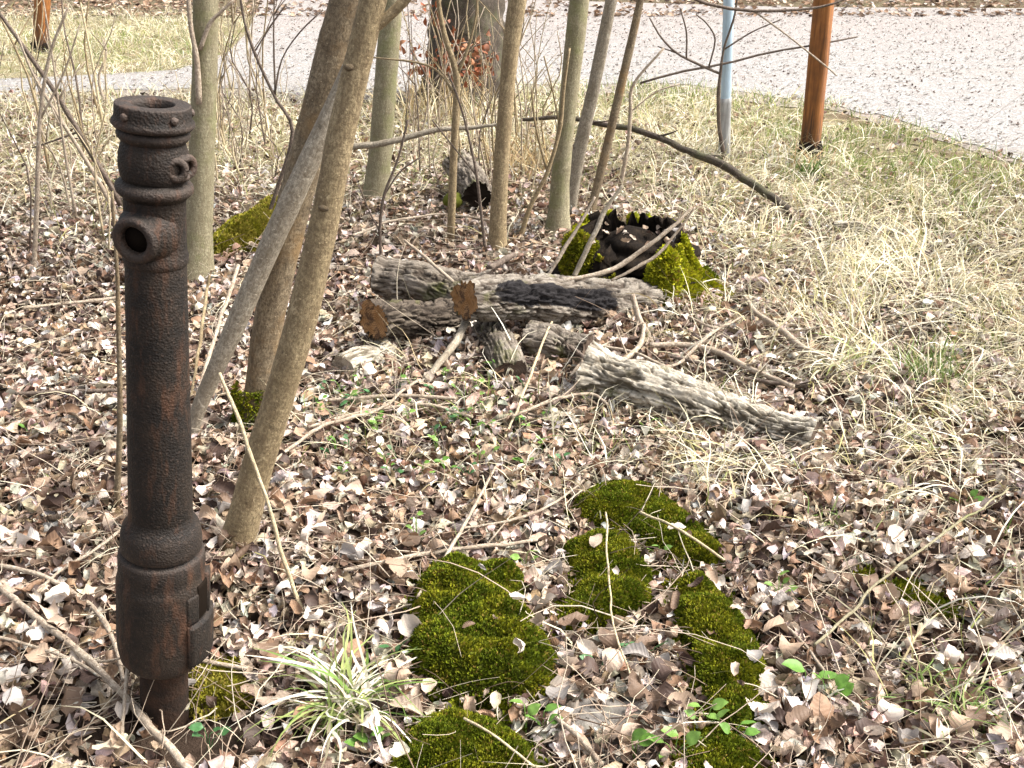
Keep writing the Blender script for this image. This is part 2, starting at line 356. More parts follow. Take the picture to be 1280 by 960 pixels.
# ------------------------------------------------------------------ moss layout (needed by the litter)
MOSS_POLY = {   # outlines on the ground, photo pixels
 'a': [(528, 745), (560, 722), (620, 730), (652, 745), (650, 775), (672, 800), (690, 840), (680, 872), (640, 886), (580, 880), (530, 862), (515, 830), (525, 790)],
 'b': [(500, 950), (530, 918), (575, 903), (620, 918), (655, 950), (672, 985), (600, 1010), (490, 1000)],
 'c': [(706, 700), (745, 684), (785, 690), (800, 715), (815, 740), (805, 775), (770, 792), (735, 795), (705, 780), (722, 740)],
 'd': [(722, 640), (765, 618), (810, 622), (850, 650), (880, 680), (902, 705), (890, 722), (850, 720), (800, 690), (760, 672), (730, 665)],
 'e': [(838, 752), (875, 742), (905, 765), (935, 805), (950, 845), (945, 890), (925, 925), (890, 912), (868, 870), (862, 820), (845, 790)],
 'f': [(236, 850), (262, 838), (295, 842), (308, 868), (300, 888), (262, 896), (240, 888)],
 'g': [(1060, 730), (1085, 722), (1100, 735), (1080, 745)],
 'h': [(1108, 745), (1140, 738), (1178, 762), (1185, 775), (1150, 772), (1120, 762)],
 'i': [(862, 938), (905, 925), (945, 955), (960, 1000), (880, 1010), (850, 975)],
 'j': [(695, 775), (712, 760), (722, 785), (712, 800), (698, 795)],
 'k': [(266, 318), (276, 304), (300, 292), (322, 276), (346, 262), (353, 278), (334, 298), (306, 314), (282, 323)],
}
def inpoly(P, X, Y):
    r = np.zeros(X.shape, bool); n = len(P)
    for a in range(n):
        x1, y1 = P[a]; x2, y2 = P[(a + 1) % n]
        c = ((y1 > Y) != (y2 > Y)) & (X < (x2 - x1) * (Y - y1) / (y2 - y1 + 1e-12) + x1); r ^= c
    return r
def edged(P, X, Y):
    d = np.full(X.shape, 1e9); n = len(P)
    for a in range(n):
        A = np.array(P[a]); B = np.array(P[(a + 1) % n]); v = B - A; L = v @ v + 1e-12
        t = np.clip(((X - A[0]) * v[0] + (Y - A[1]) * v[1]) / L, 0, 1)
        d = np.minimum(d, np.hypot(X - A[0] - t * v[0], Y - A[1] - t * v[1]))
    return d
MOSS_W = {k: np.array([gnd(*p)[:2] for p in v]) for k, v in MOSS_POLY.items()}
MOSS_W = {k: [tuple(p) for p in (v - v.mean(0)) * 1.07 + v.mean(0)] for k, v in MOSS_W.items()}
def moss_any(X, Y):
    r = np.zeros(X.shape, bool)
    for P in MOSS_W.values(): r |= inpoly(P, X, Y)
    return r

MOSS_H = {'a': 0.095, 'b': 0.065, 'c': 0.06, 'd': 0.055, 'e': 0.065, 'f': 0.035, 'g': 0.02, 'h': 0.022, 'i': 0.04, 'j': 0.03, 'k': 0.085}
MOSS_R = {'a': 0.10, 'b': 0.08, 'c': 0.07, 'd': 0.07, 'e': 0.06, 'f': 0.05, 'g': 0.03, 'h': 0.03, 'i': 0.06, 'j': 0.03, 'k': 0.10}
def mossz(k, X, Y):
    d = edged(MOSS_W[k], X, Y); R0 = MOSS_R[k]; t = np.clip(d / R0, 0, 1)
    lump = fbm(np.stack([X * 14, Y * 14, X * 0 + 3], -1), 3); return H(X, Y) + (MOSS_H[k] * np.sqrt(np.clip(1 - (1 - t) ** 2, 0, 1))) * (0.55 + 0.9 * lump) + 0.004
# ------------------------------------------------------------------ ground and path
xs = np.concatenate([-np.geomspace(400, 5.2, 28), np.arange(-5, 5.01, 0.05), np.geomspace(5.2, 400, 28)])
ys = np.concatenate([[-300, -100, -40, -15, -6, -3, -1.5, -0.5], np.arange(0, 7.01, 0.05), np.geomspace(7.3, 700, 40)])
X, Y = np.meshgrid(xs, ys); Z = H(X, Y)
near = (np.hypot(X, Y) < 6.0)
Z = Z + near * 0.018 * (fbm(np.stack([X * 9, Y * 9, X * 0], -1), 3) - 0.5) * (1 - sstep(4.5, 5.8, np.hypot(X, Y)))
ny, nx = X.shape; i = np.arange(ny - 1)[:, None] * nx; j = np.arange(nx - 1)[None]
ground = kind(mesh('ground', np.stack([X, Y, Z - 0.004], -1).reshape(-1, 3), np.stack([i + j, i + j + 1, i + nx + j + 1, i + nx + j], -1).reshape(-1, 4), SOIL), 'structure')

low = [(-420, 128), (-150, 124), (60, 116), (150, 112), (300, 112), (400, 116), (540, 116), (640, 104), (720, 106), (830, 104), (900, 110), (1030, 128), (1150, 158), (1250, 192), (1400, 246), (1700, 350)]
up = [(320, -75), (325, 5), (310, 40), (285, 66), (220, 88), (60, 97), (-150, 104), (-420, 106)]
edge = []
for a, b in zip(low[:-1], low[1:]):
    for t in np.linspace(0, 1, 9)[:-1]: edge.append(gnd(a[0] + (b[0] - a[0]) * t, a[1] + (b[1] - a[1]) * t)[:2])
edge.append(gnd(*low[-1])[:2]); edge += [np.array([14., 4.]), np.array([60., 10.]), np.array([60., 16.5]), np.array([20., 16.5]), np.array([9, 16.2])]
edge += [np.array([4.0, 16.4]), np.array([-1., 18.]), np.array([-6.0, 40.]), np.array([-14., 40.])]
for a, b in zip(up[:-1], up[1:]):
    for t in np.linspace(0, 1, 5)[:-1]:
        edge.append(gnd(a[0] + (b[0] - a[0]) * t, a[1] + (b[1] - a[1]) * t)[:2])
edge.append(gnd(*up[-1])[:2])
edge = np.array(edge); nn = len(edge)
jit = (fbm(np.stack([edge[:, 0] * 3, edge[:, 1] * 3, edge[:, 0] * 0], -1), 2) - 0.5)
edge[:len(low) * 8, 1] += jit[:len(low) * 8] * 0.5
PATH = [tuple(e) for e in edge]
path = kind(mesh('path', np.column_stack([edge, np.full(nn, 0.006)]), np.array(tessellate_polygon([[Vector((e[0], e[1], 0)) for e in edge]])), GRAVEL, smooth=False), 'structure')

vg = [np.array(e) for e in edge[:(len(low) - 1) * 8 + 1]]; vo = [e + np.array([0, -0.22 - 0.38 * float(fbm(np.array([[e[0] * 2.3, e[1] * 2.3, 4.0]]), 3)[0])]) for e in vg]; vi = [e + np.array([0, 0.35]) for e in vg]; m_ = len(vg)
Vv = np.array([[*p, 0.001] for p in vo] + [[*p, 0.001] for p in vi]); ii = np.arange(m_ - 1)
M = Mat('trodden_earth', 0.95, 0.1); co = M.coord('pos'); n = M.noise(co, 7, 6, 0.7); n2 = M.noise(co, 90, 4, 0.7)
M.col(M.mix(M.ramp(n2, [(0.4, G), (0.62, W1)]), M.ramp(n, [(0.35, (0.10, 0.075, 0.055)), (0.6, (0.21, 0.17, 0.14))]), (0.33, 0.30, 0.27))).bump(n2, 0.6, 0.015)
kind(mesh('path_verge', Vv, np.stack([ii, ii + 1, m_ + ii + 1, m_ + ii], -1), M.m, smooth=False), 'structure')

# ------------------------------------------------------------------ the old pump stand
B0 = gnd(206, 897); T0 = at(191, 129, B0[1] - 0.02)
AX = (T0 - B0); PH = np.linalg.norm(AX); AX /= PH
def pump_z(py):
    "distance along the pump axis of the point seen at picture row py"
    lo, hi = -0.2, 1.6
    for _ in range(40):
        m = (lo + hi) / 2
        if proj(B0 + AX * m)[1] > py: lo = m
        else: hi = m
    return m
def pr(py, half): z = pump_z(py); return (half * depth(B0 + AX * z) / F, z)
pump = thing('pump_stand', 'rusted cast iron pump stand standing upright in the dead leaves', 'pump', B0)
pump.rotation_mode = 'QUATERNION'; pump.rotation_quaternion = Vector((0, 0, 1)).rotation_difference(Vector(AX))
def prof(rows): return [pr(*r) for r in rows]
def pump_part(name, parts, mat=IRON, lab=None):
    V, Fs, A = join(parts); o = mesh(name, V, Fs, mat, pump)
    if lab: o['label'] = lab
    return o
# base pipe, collar, barrel, upper casting, flange
pump_part('base_pipe', [lathe(prof([(925, 29), (890, 29), (850, 29), (815, 28.5), (800, 28)]), 48, 0.03)], RUST, 'rusty inner pipe that enters the soil')
pump_part('collar', [lathe(prof([(815, 20), (820, 38), (818, 47), (812, 52), (800, 54.5), (780, 55), (740, 55), (722, 55), (717, 54.2), (714, 52.5), (706, 52.5), (690, 52.2), (686, 51), (684.5, 46), (682, 44)]), 72, 0.02)])
pump_part('shoulder_ring', [lathe(prof([(686, 43), (684, 45.5), (681, 49), (672, 49.3), (662, 48.5), (655, 46.5), (650, 42.5), (646, 40), (640, 38.7), (630, 38)]), 64, 0.02)])
pump_part('barrel', [lathe(prof([(655, 36), (640, 38.8), (600, 38.6), (500, 38), (400, 37.6), (330, 37.3), (318, 36)]), 64, 0.02)])
pump_part('outlet_casting', [lathe(prof([(330, 36), (327, 38.2), (323, 39.8), (317, 40), (312, 38.2), (306, 37.8), (280, 37.6), (250, 37.8), (246, 38.6)]), 64, 0.02)])
pump_part('middle_flange', [lathe(prof([(248, 36), (245, 39), (241, 43.5), (238, 46.5), (234, 47.6), (230, 47), (227, 44), (225, 40), (223, 36)]), 64, 0.02)])
bulge = lathe(prof([(226, 36), (223, 38.5), (218, 41), (210, 42.8), (200, 43.4), (190, 42.5), (183, 40.5), (178, 39), (172, 38)]), 64, 0.05)
pump_part('bulged_housing', [bulge])
pump_part('neck_ring', [lathe(prof([(178, 36), (175, 40), (171, 43.5), (167, 45), (163.5, 44.2), (161.5, 42.5), (160, 40)]), 64, 0.02)])
pump_part('top_flange', [lathe(prof([(164, 38), (160, 43), (158, 48), (154.5, 50.8), (150.5, 50.4), (147, 47.6), (143, 46.8), (131, 46.6), (129.4, 46), (129, 44.5), (129, 28), (129.6, 26.6), (140, 26), (175, 25.5), (215, 25), (216, 1)]), 72, 0.015)])
for ang in (-118, -42, 30, 150):            # set screws round the flange
    r, z = pr(141, 46); a = math.radians(ang); e = np.array([math.cos(a), math.sin(a), 0])
    V, Fs, A = tube([e * (r - 0.006) + [0, 0, z], e * (r + 0.004) + [0, 0, z], e * (r + 0.0065) + [0, 0, z]], [0.0066, 0.0066, 0.004], 6)
    mesh('bolt', V, Fs, IRON, pump, smooth=False)
# side outlet: a short stub facing the camera's left, open at its end
def stub(py, ang, profile_px, rows=44):
    z0 = pump_z(py); k = depth(B0 + AX * z0) / F; V, Fs, A = lathe([(r * k, l * k) for r, l in profile_px], rows, 0.04)
    a = math.radians(ang); d = np.array([math.cos(a), math.sin(a), -0.06]); d /= np.linalg.norm(d)
    q = np.array(Vector((0, 0, 1)).rotation_difference(Vector(d)).to_matrix()); V = V @ q.T + np.array([0, 0, z0]); return V, Fs, {}
pump_part('outlet_stub', [stub(286, -71 - 34, [(40, 12), (37, 26), (33, 34), (30.5, 40), (30, 45), (28.5, 49), (25, 50.5), (20, 50), (17.5, 47), (16.5, 42), (16, 20), (15, 8)])])
pump_part('outlet_hole_shade', [stub(286, -71 - 34, [(16.2, 36), (16.2, 41), (0.2, 41)])], HOLLOW_SHADE)  # near-black disc in the bore, painted as the shade inside
# hinge lug on the right of the housing, two eyes
zL = pump_z(203); kL = depth(B0 + AX * zL) / F
lug = []
for off, ang in ((-6, -34), (9, -3)):
    a = math.radians(ang); d = np.array([math.cos(a), math.sin(a), 0]); t = np.array([-math.sin(a), math.cos(a), 0])
    th = np.linspace(0, 2 * math.pi, 19)
    Pc = np.array([d * (42 * kL) + t * 0 + (d * 5 * kL + t * 8.5 * kL) * math.cos(x) + np.array([0, 0, 11 * kL * math.sin(x)]) for x in th]) + np.array([0, 0, zL])
    lug.append(tube(Pc, np.full(19, 5.2 * kL), 10, 0.1, 60, cap=False))
a = math.radians(-20); d = np.array([math.cos(a), math.sin(a), 0])
lug.append(blob(d * 36 * kL + np.array([0, 0, zL - 11 * kL]), (14 * kL, 12 * kL, 7 * kL), 10, 0.1))
lug.append(blob(d * 36 * kL + np.array([0, 0, zL + 12 * kL]), (12 * kL, 11 * kL, 6 * kL), 10, 0.1, 3.))
pump_part('hinge_lug', [(v, f, {}) for v, f, _ in lug])
# slotted boss on the collar
def arc_box(r0, r1, a0, a1, z0, z1, n=10):
    t = np.radians(np.linspace(a0, a1, n)); V = []
    for x in t:
        c, s = math.cos(x), math.sin(x)
        for r, z in ((r0, z0), (r1 * 0.985, z0), (r1, z0 + 0.006), (r1, z1 - 0.006), (r1 * 0.985, z1), (r0, z1)): V.append((r * c, r * s, z))
    Fq = [[i * 6 + j, i * 6 + (j + 1) % 6, i * 6 + 6 + (j + 1) % 6, i * 6 + 6 + j] for i in range(n - 1) for j in range(6)]
    caps = [list(range(6))[::-1], [(n - 1) * 6 + j for j in range(6)]]
    return np.array(V), [np.array(Fq), np.array(caps)], {}
r55, _ = pr(740, 55); k_ = r55 / 55
pump_part('collar_boss', [arc_box(45 * k_, 62 * k_, -42, 22, pump_z(806), pump_z(758)), arc_box(45 * k_, 58 * k_, 0, 20, pump_z(760), pump_z(712)), arc_box(45 * k_, 56.3 * k_, -42, -24, pump_z(757.5), pump_z(724))])
pump_part('collar_slot_shade', [arc_box(50 * k_, 55.6 * k_, -24.2, 0.2, pump_z(757.7), pump_z(716))], HOLLOW_SHADE)  # near-black block between the bosses, its colour stands for the slot's shade

def moss_tufts(P_, N_, n, size, seed, cols=((0.115, 0.145, 0.008), (0.045, 0.066, 0.006), (0.21, 0.215, 0.013))):
    "n small tufts on sampled points: each is three narrow blades"
    r = np.random.default_rng(seed); m = 3; Pn = np.repeat(P_, m, 0); Nn = np.repeat(N_, m, 0); k = len(Pn)
    d = Nn + r.normal(0, 0.55, (k, 3)); d /= np.linalg.norm(d, axis=1)[:, None]; s = np.cross(d, r.normal(0, 1, (k, 3))); s /= np.linalg.norm(s, axis=1)[:, None]
    L = size * r.uniform(0.6, 1.4, k)[:, None]; w_ = L * 0.24
    V = np.stack([Pn - s * w_ * 0.5 - Nn * 0.002, Pn + d * L * 0.6 - s * w_, Pn + d * L, Pn + d * L * 0.6 + s * w_], 1).reshape(-1, 3)
    c = np.array(cols); t = fbm(P_ * 22 + seed, 3)[:, None]; t2 = r.random((len(P_), 1))
    cc = c[0] * (1 - sstep(0.4, 0.6, t)) + c[2] * sstep(0.4, 0.6, t); cc = cc * (1 - 0.75 * (t2 < 0.35)) + c[1] * 0.75 * (t2 < 0.35); cc = np.where(r.random((len(P_), 1)) < 0.06, np.array([[0.26, 0.19, 0.04]]), cc); cc = cc * r.uniform(0.75, 1.2, (len(P_), 1))
    return V, [np.arange(4 * k).reshape(-1, 4)], {'col': np.repeat(cc, m * 4, 0)}
def sample_mesh(V, Fq, n, seed):
    r = np.random.default_rng(seed); Fq = np.asarray(Fq); A_, B_, C_ = V[Fq[:, 0]], V[Fq[:, 1]], V[Fq[:, 2]]; D_ = V[Fq[:, 3]]
    nn_ = np.cross(C_ - A_, D_ - B_); ar = np.linalg.norm(nn_, axis=1) + 1e-12; nn_ /= ar[:, None]; id_ = r.choice(len(Fq), n, p=ar / ar.sum())
    u, v = r.random((n, 1)), r.random((n, 1)); P_ = (A_[id_] * (1 - u) + B_[id_] * u) * (1 - v) + (D_[id_] * (1 - u) + C_[id_] * u) * v
    return P_, nn_[id_]
def moss_part(root, name, V, Fq, n, size, seed, flip=False, **k):
    P_, N_ = sample_mesh(V, Fq, n, seed); N_ = -N_ if flip else N_
    mv, mf, ma = moss_tufts(P_, N_, n, size, seed, **k); return kind(mesh(name, local(mv, root), mf, MOSS, root, smooth=False, **ma), 'stuff')

# ------------------------------------------------------------------ trees
def stem_pts(pts, Y, n):
    P3 = []
    for p in pts:
        yy = Y + (p[3] if len(p) > 3 else 0.0); q = at(p[0], p[1], yy); P3.append((*q, 0.5 * p[2] * depth(q) / F))
    return spline(P3, n)
def limbs(root, top, d, r, L, mat, rs, n=4):
    for q in range(n):
        a = rs.uniform(0, 2 * math.pi); o = top - d * rs.uniform(0.0, 0.9) * L * 0.5
        v = d * 0.8 + np.array([math.cos(a), math.sin(a), 0.2]) * rs.uniform(0.4, 0.9); v /= np.linalg.norm(v); ll = L * rs.uniform(0.5, 0.9)
        pts = [o, o + v * ll * 0.4, o + v * ll * 0.75 + np.array([0, 0, 0.08 * ll]), o + v * ll + np.array([0, 0, 0.2 * ll])]
        parts = [tube(spline(pts, 8), np.linspace(r * 0.5, r * 0.1, 8), 6)]
        for e in range(4):
            b = o + v * ll * rs.uniform(0.3, 0.9); a2 = rs.uniform(0, 6.28); vv = v * 0.7 + np.array([math.cos(a2), math.sin(a2), 0.3]) * 0.6
            parts.append(tube(spline([b, b + vv * ll * 0.22, b + vv * ll * 0.4 + [0, 0, 0.05]], 5), np.linspace(r * 0.18, r * 0.05, 5), 5))
        V, Fs, A = join(parts); mesh('limb', local(V, root), Fs, mat, root, **A)
def tree(label, pts, mat, sides=18, rough=0.06, grow=2.2, group=None, name='slim_tree', base=None, flare=1.5, n=40, nl=4, disp=None, rscale=14):
    b = gnd(*(base or pts[0][:2])); root = thing(name, label, 'tree', b, group)
    S4 = stem_pts(pts, b[1], n); P3, R = S4[:, :3], S4[:, 3].copy()
    d = P3[-1] - P3[-4]; d /= np.linalg.norm(d)
    up_ = np.array([P3[-1] + d * grow * t + np.array([0, 0, 0.12 * grow * t * t]) for t in np.linspace(0.12, 1, 8)])
    P3 = np.vstack([P3, up_]); R = np.concatenate([R, np.linspace(R[-1] * 0.95, R[-1] * 0.35, 8)])
    hgt = P3[:, 2] - b[2]; R *= 1 + (flare - 1) * np.exp(-np.maximum(hgt, 0) / (R[0] * 1.6))
    P3 = np.vstack([P3[0] - (P3[1] - P3[0]) / np.linalg.norm(P3[1] - P3[0]) * 0.08, P3]); R = np.concatenate([[R[0] * 1.05], R])
    V, Fs, A = tube(P3, R, sides, rough, rscale, seed=float(random.random() * 9), disp=disp)
    mesh('trunk', local(V, root), Fs, mat, root, **A)
    if nl: limbs(root, P3[-1], d, R[-9], grow, mat, random.Random(int(pts[0][0])), nl)
    return root, b
def limb_trace(root, pts, Y, mat, n=14, name='limb', sides=8):
    S4 = stem_pts(pts, Y, n); V, Fs, A = tube(S4[:, :3], S4[:, 3], sides, 0.08, 20); return mesh(name, local(V, root), Fs, mat, root, **A)
def knots(root, spots, Y, rt, mat):
    for px, py, s in spots:
        p = at(px, py, Y - rt); V, Fs, A = blob(p, (s * 0.0018, 0.006, s * 0.0012), 7, 0.25, px); mesh('knot', local(V, root), Fs, mat, root, **A)

t1, b1 = tree('smooth tan trunk leaning right, its foot in the leaves right of the pump', [(293, 690, 40), (303, 655, 40), (320, 590, 39), (341, 522, 38), (362, 453, 38), (381, 384, 39), (397, 315, 37), (412, 245, 36), (424, 178, 35), (440, 109, 35), (464, 10, 34), (488, -80, 31)], B_TAN, 28, 0.05, base=(295, 684), flare=1.22, n=60)
limb_trace(t1, [(462, 40, 14), (484, 22, 13), (508, -2, 12), (540, -40, 10), (590, -110, 7)], b1[1], B_TAN)
knots(t1, [(360, 440, 8), (405, 260, 7), (436, 84, 6), (330, 548, 6)], b1[1], 0.027, B_BROWN)
t2, b2 = tree('thick ridged brown trunk standing just behind the leaning tan trunk', [(319, 548, 36), (323, 507, 36), (331, 432, 37), (350, 330, 40), (375, 225, 43), (396, 150, 44), (415, 75, 44), (433, 0, 44), (450, -80, 41)], B_BROWN, 28, 0.10, base=(319, 541), n=50, rscale=20)
tp = np.array([[math.cos(a), math.sin(a), 0] for a in np.random.default_rng(3).uniform(2.6, 6.0, 900)]); tz = np.random.default_rng(4).random(900) ** 1.6 * 0.16
mv, mf, ma = moss_tufts(tp * (0.050 + 0.012 * np.exp(-tz / 0.05))[:, None] + np.stack([tz * 0.05, 0 * tz, tz], -1), tp, 900, 0.012, 31); kind(mesh('trunk_moss', mv, mf, MOSS, t2, smooth=False, **ma), 'stuff')
t3, b3 = tree('thin grey stem leaning steeply across the thick brown trunk', [(238, 555, 14), (247, 515, 18), (268, 465, 22), (292, 412, 25), (328, 329, 27), (366, 246, 28), (397, 178, 26), (419, 125, 20), (437, 75, 12)], B_GREY, 16, 0.05, grow=0.5, nl=0)
t4, b4 = tree('upright olive trunk directly behind the upper half of the pump', [(246, 350, 34), (249, 262, 33), (255, 115, 31), (257, 0, 31), (260, -90, 29)], B_OLIVE)
limb_trace(t4, [(249, 130, 8), (246, 75, 7), (238, 30, 6), (234, -30, 5)], b4[1] - 0.07, TWIG)
limb_trace(t4, [(250, 62, 6), (262, 30, 5), (275, 16, 4), (292, 0, 3)], b4[1] - 0.06, TWIG)
t5, b5 = tree('slim upright olive trunk between the leaning pair and the large dark trunk', [(470, 250, 27), (476, 180, 28), (483, 90, 28), (490, 0, 26), (495, -80, 25)], B_OLIVE, 16)
t6, b6 = tree('slim tan trunk rising behind the left sawn log, right of the dark trunk', [(621, 318, 21), (625, 230, 20), (633, 120, 19), (641, 40, 22), (650, -20, 23), (660, -90, 22)], B_TAN, 16)
t7, b7 = tree('mottled olive trunk left of the mossy stump, thickest of its three', [(697, 292, 25), (701, 220, 23), (708, 150, 22), (720, 38, 25), (732, -70, 23)], B_OLIVE, 16)
t8, b8 = tree('grey trunk slightly thinner than the mottled one it stands beside', [(710, 266, 16), (724, 190, 17), (742, 110, 16), (762, 10, 15), (776, -60, 14)], B_GREY, 14)
limb_trace(t8, [(774, -50, 5), (830, -22, 4.5), (875, 2, 4), (930, 13, 4), (985, 13, 3.4), (1030, 8, 3), (1062, -3, 2.4), (1100, -14, 2)], b8[1] - 0.2, TWIG_D)
limb_trace(t8, [(940, 12, 2.2), (985, 45, 2), (1035, 85, 2), (1046, 95, 1.6)], b8[1] - 0.2, TWIG)
t9, b9 = tree('thin brownish sapling rightmost of the trunks by the mossy stump', [(737, 270, 10), (757, 190, 11), (778, 100, 11), (794, 30, 10), (802, -10, 9), (806, -60, 8)], B_BROWN, 10, grow=1.2)
def furrow(b, t): 
    q = b * np.array([9, 9, 2.2]); return -0.02 * sstep(0.45, 0.62, fbm(q, 3)) + 0.0
t10, b10 = tree('large dark furrowed trunk at the edge of the path behind the saplings', [(580, 126, 100), (582, 90, 92), (583, 0, 86), (583, -100, 84)], B_DARK, 48, 0.12, grow=3.2, name='large_tree', base=(580, 122), flare=1.25, n=70, disp=furrow)

# smaller stems that can be told apart
def sapling(label, stem, branches=(), mat=TWIG, base=None, name='sapling', group=None, dy=0.0):
    b = gnd(*(base or stem[0][:2])); root = thing(name, label, 'sapling', b, group); Y = b[1] + dy
    S4 = stem_pts(stem, Y, 22); S4[0, 2] -= 0.02; V, Fs, A = tube(S4[:, :3], S4[:, 3], 7, 0.1, 25); mesh('stem', local(V, root), Fs, mat, root, **A)
    for br in branches: limb_trace(root, br, Y, mat, 10, 'branch', 5)
    return root, b
sapling('thin crooked brown sapling in front of the large dark trunk', [(563, 305, 10), (567, 200, 10), (571, 110, 9), (568, 82, 8), (556, 45, 7), (548, 0, 6), (545, -60, 5)], [[(571, 95, 5), (585, 60, 4), (595, 20, 3), (597, -20, 3)], [(570, 120, 4), (548, 90, 3), (520, 78, 3), (466, 72, 2)]], B_TAN)
sapling('bare sapling with spreading side twigs against the pale blue post', [(906, 200, 6), (899, 160, 5), (898, 120, 5), (900, 95, 4), (905, 60, 3), (918, 20, 3), (925, -30, 2)],
        [[(899, 92, 3.5), (872, 80, 3.5), (845, 66, 3), (825, 45, 2.6), (812, 22, 2)], [(858, 74, 2.6), (858, 40, 2.2), (850, 10, 2)], [(845, 66, 2), (822, 58, 1.6)], [(800, 104, 3), (850, 90, 3.2), (905, 80, 3), (960, 66, 2.8), (1020, 56, 2.4), (1072, 46, 2)], [(886, 84, 2.5), (894, 50, 2.2), (884, 30, 2), (870, 18, 1.5)], [(905, 62, 2.4), (940, 40, 2), (975, 25, 1.6)]], TWIG_D)
sapling('dark bare sapling leaning right at the left edge above the pump top', [(150, 252, 7), (128, 215, 7), (98, 165, 7), (72, 120, 6), (48, 85, 6), (20, 45, 5), (-20, -10, 4)], [[(98, 165, 3), (70, 175, 2.5), (40, 185, 2)]], TWIG_D, dy=-0.25)
sapling('pale bare sapling crossing the dark leaning one left of the pump', [(146, 268, 6), (125, 230, 6), (95, 180, 5), (60, 125, 4), (40, 90, 3), (20, 40, 3)], [], TWIG, dy=-0.1)
sapling('thin brown stem rising from the leaves just left of the pump barrel', [(146, 640, 8), (150, 520, 7), (148, 400, 6), (146, 330, 5), (140, 240, 4)], [], B_BROWN)
sapling('pale upright cane at the left edge in front of the thicket', [(42, 345, 6), (46, 260, 6), (50, 150, 5), (62, 70, 4), (85, 10, 3)], [[(50, 150, 3), (80, 90, 2.5), (100, 30, 2)]], TWIG)
sapling('dark crooked sapling bending between the pump and the leaning trunks', [(330, 285, 5), (345, 240, 5), (366, 165, 5), (343, 120, 4), (318, 65, 4), (304, 20, 3), (298, -30, 3)], [[(343, 120, 3), (352, 75, 2), (375, 40, 2), (404, 12, 2)], [(318, 65, 2), (340, 30, 2), (358, 5, 2)]], TWIG_D)
sapling('dark thin sapling with a kink leaning right of the slim tan trunk', [(608, 322, 5), (603, 280, 4), (596, 220, 4), (588, 180, 3), (575, 130, 3), (560, 90, 2)], [[(596, 220, 2.4), (572, 190, 2), (540, 150, 2)]], TWIG_D)
sapling('pale sapling forking upward between the slim tan and mottled trunks', [(650, 300, 7), (662, 260, 6), (684, 215, 5), (700, 160, 5), (705, 110, 4), (712, 60, 3)], [[(684, 215, 3), (670, 160, 3), (664, 110, 2)], [(700, 160, 3), (690, 110, 2), (680, 70, 2)]], B_TAN)
sapling('thin grey sapling standing close right of the brownish one near the stump', [(775, 235, 6), (785, 180, 5), (788, 140, 5), (792, 105, 4), (830, 60, 3)], [[(788, 140, 2), (820, 115, 2), (850, 105, 2)]], TWIG)
sapling('dark twiggy sapling behind the left end of the sawn logs', [(478, 335, 5), (475, 290, 4), (480, 245, 4), (497, 200, 3), (510, 150, 3)], [[(475, 290, 3), (462, 265, 2), (448, 230, 2)], [(480, 245, 2), (500, 215, 2), (526, 196, 2)]], TWIG_D)
# thicket: thin bare stems that nothing tells apart
rs = random.Random(5); taken = set()
zones = [('left of the pump top', 'thicket stems left of the pump', 26, (32, 135), (130, 330), 6),
         ('between pump and leaning trunks', 'thicket stems right of the pump', 42, (268, 350), (120, 240), 5),
         ('near the dark trunk', 'brush stems by the dark trunk', 64, (500, 690), (130, 250), 4)]
for lab, grp, cnt, xr, yr, wd in zones:
    for q in range(cnt):
        px = rs.uniform(*xr); py = rs.uniform(*yr); b = gnd(px, py); hgt = rs.uniform(0.35, 1.3); r = rs.uniform(0.25, 0.72) * wd * 0.5 * depth(b) / F
        while True:
            hgt = rs.uniform(0.35, 1.3)
            a = rs.uniform(0, 6.28); l = rs.uniform(0.02, 0.30) * hgt; kx = rs.uniform(-0.06, 0.06); m_, mn = rs.choice([(TWIG, 'pale'), (TWIG, 'pale'), (STRAW, 'straw yellow'), (B_TAN, 'tan'), (TWIG_D, 'dark'), (TWIG, 'pale'), (STRAW, 'straw yellow')]); nb = rs.randint(0, 2)
            hn = 'short' if hgt < 0.6 else ('knee high' if hgt < 0.95 else 'tall'); lean = 'upright' if l < 0.11 * hgt else ('right leaning' if math.cos(a) > 0.35 else ('left leaning' if math.cos(a) < -0.35 else 'slanting'))
            lb = '%s %s %s stem with %s %s' % (hn, lean, mn, ('no side twig', 'one side twig', 'two side twigs')[nb], lab)
            if lb not in taken: taken.add(lb); break
        root = thing('bare_stem', lb, 'stem', b, grp)
        P_ = [np.array([0, 0, -0.02]), np.array([math.cos(a) * l * 0.25 + kx, math.sin(a) * l * 0.25, hgt * 0.4]), np.array([math.cos(a) * l * 0.6 - kx, math.sin(a) * l * 0.6, hgt * 0.72]), np.array([math.cos(a) * l, math.sin(a) * l, hgt])]
        V, Fs, A = tube(spline(P_, 9), np.linspace(r, r * 0.35, 9), 5, seed=rs.random() * 5); mesh('stem', V, Fs, m_, root, **A)
        for e in range(nb):
            t = rs.uniform(0.35, 0.8); p = spline(P_, 9)[int(t * 8)]; a2 = rs.uniform(0, 6.28); ll = hgt * rs.uniform(0.15, 0.4); v = np.array([math.cos(a2) * 0.7, math.sin(a2) * 0.7, 0.75])
            V, Fs, A = tube(spline([p, p + v * ll * 0.5 + [0, 0, 0.01], p + v * ll], 5), np.linspace(r * 0.6, r * 0.25, 5), 4); mesh('branch', V, Fs, m_, root, **A)

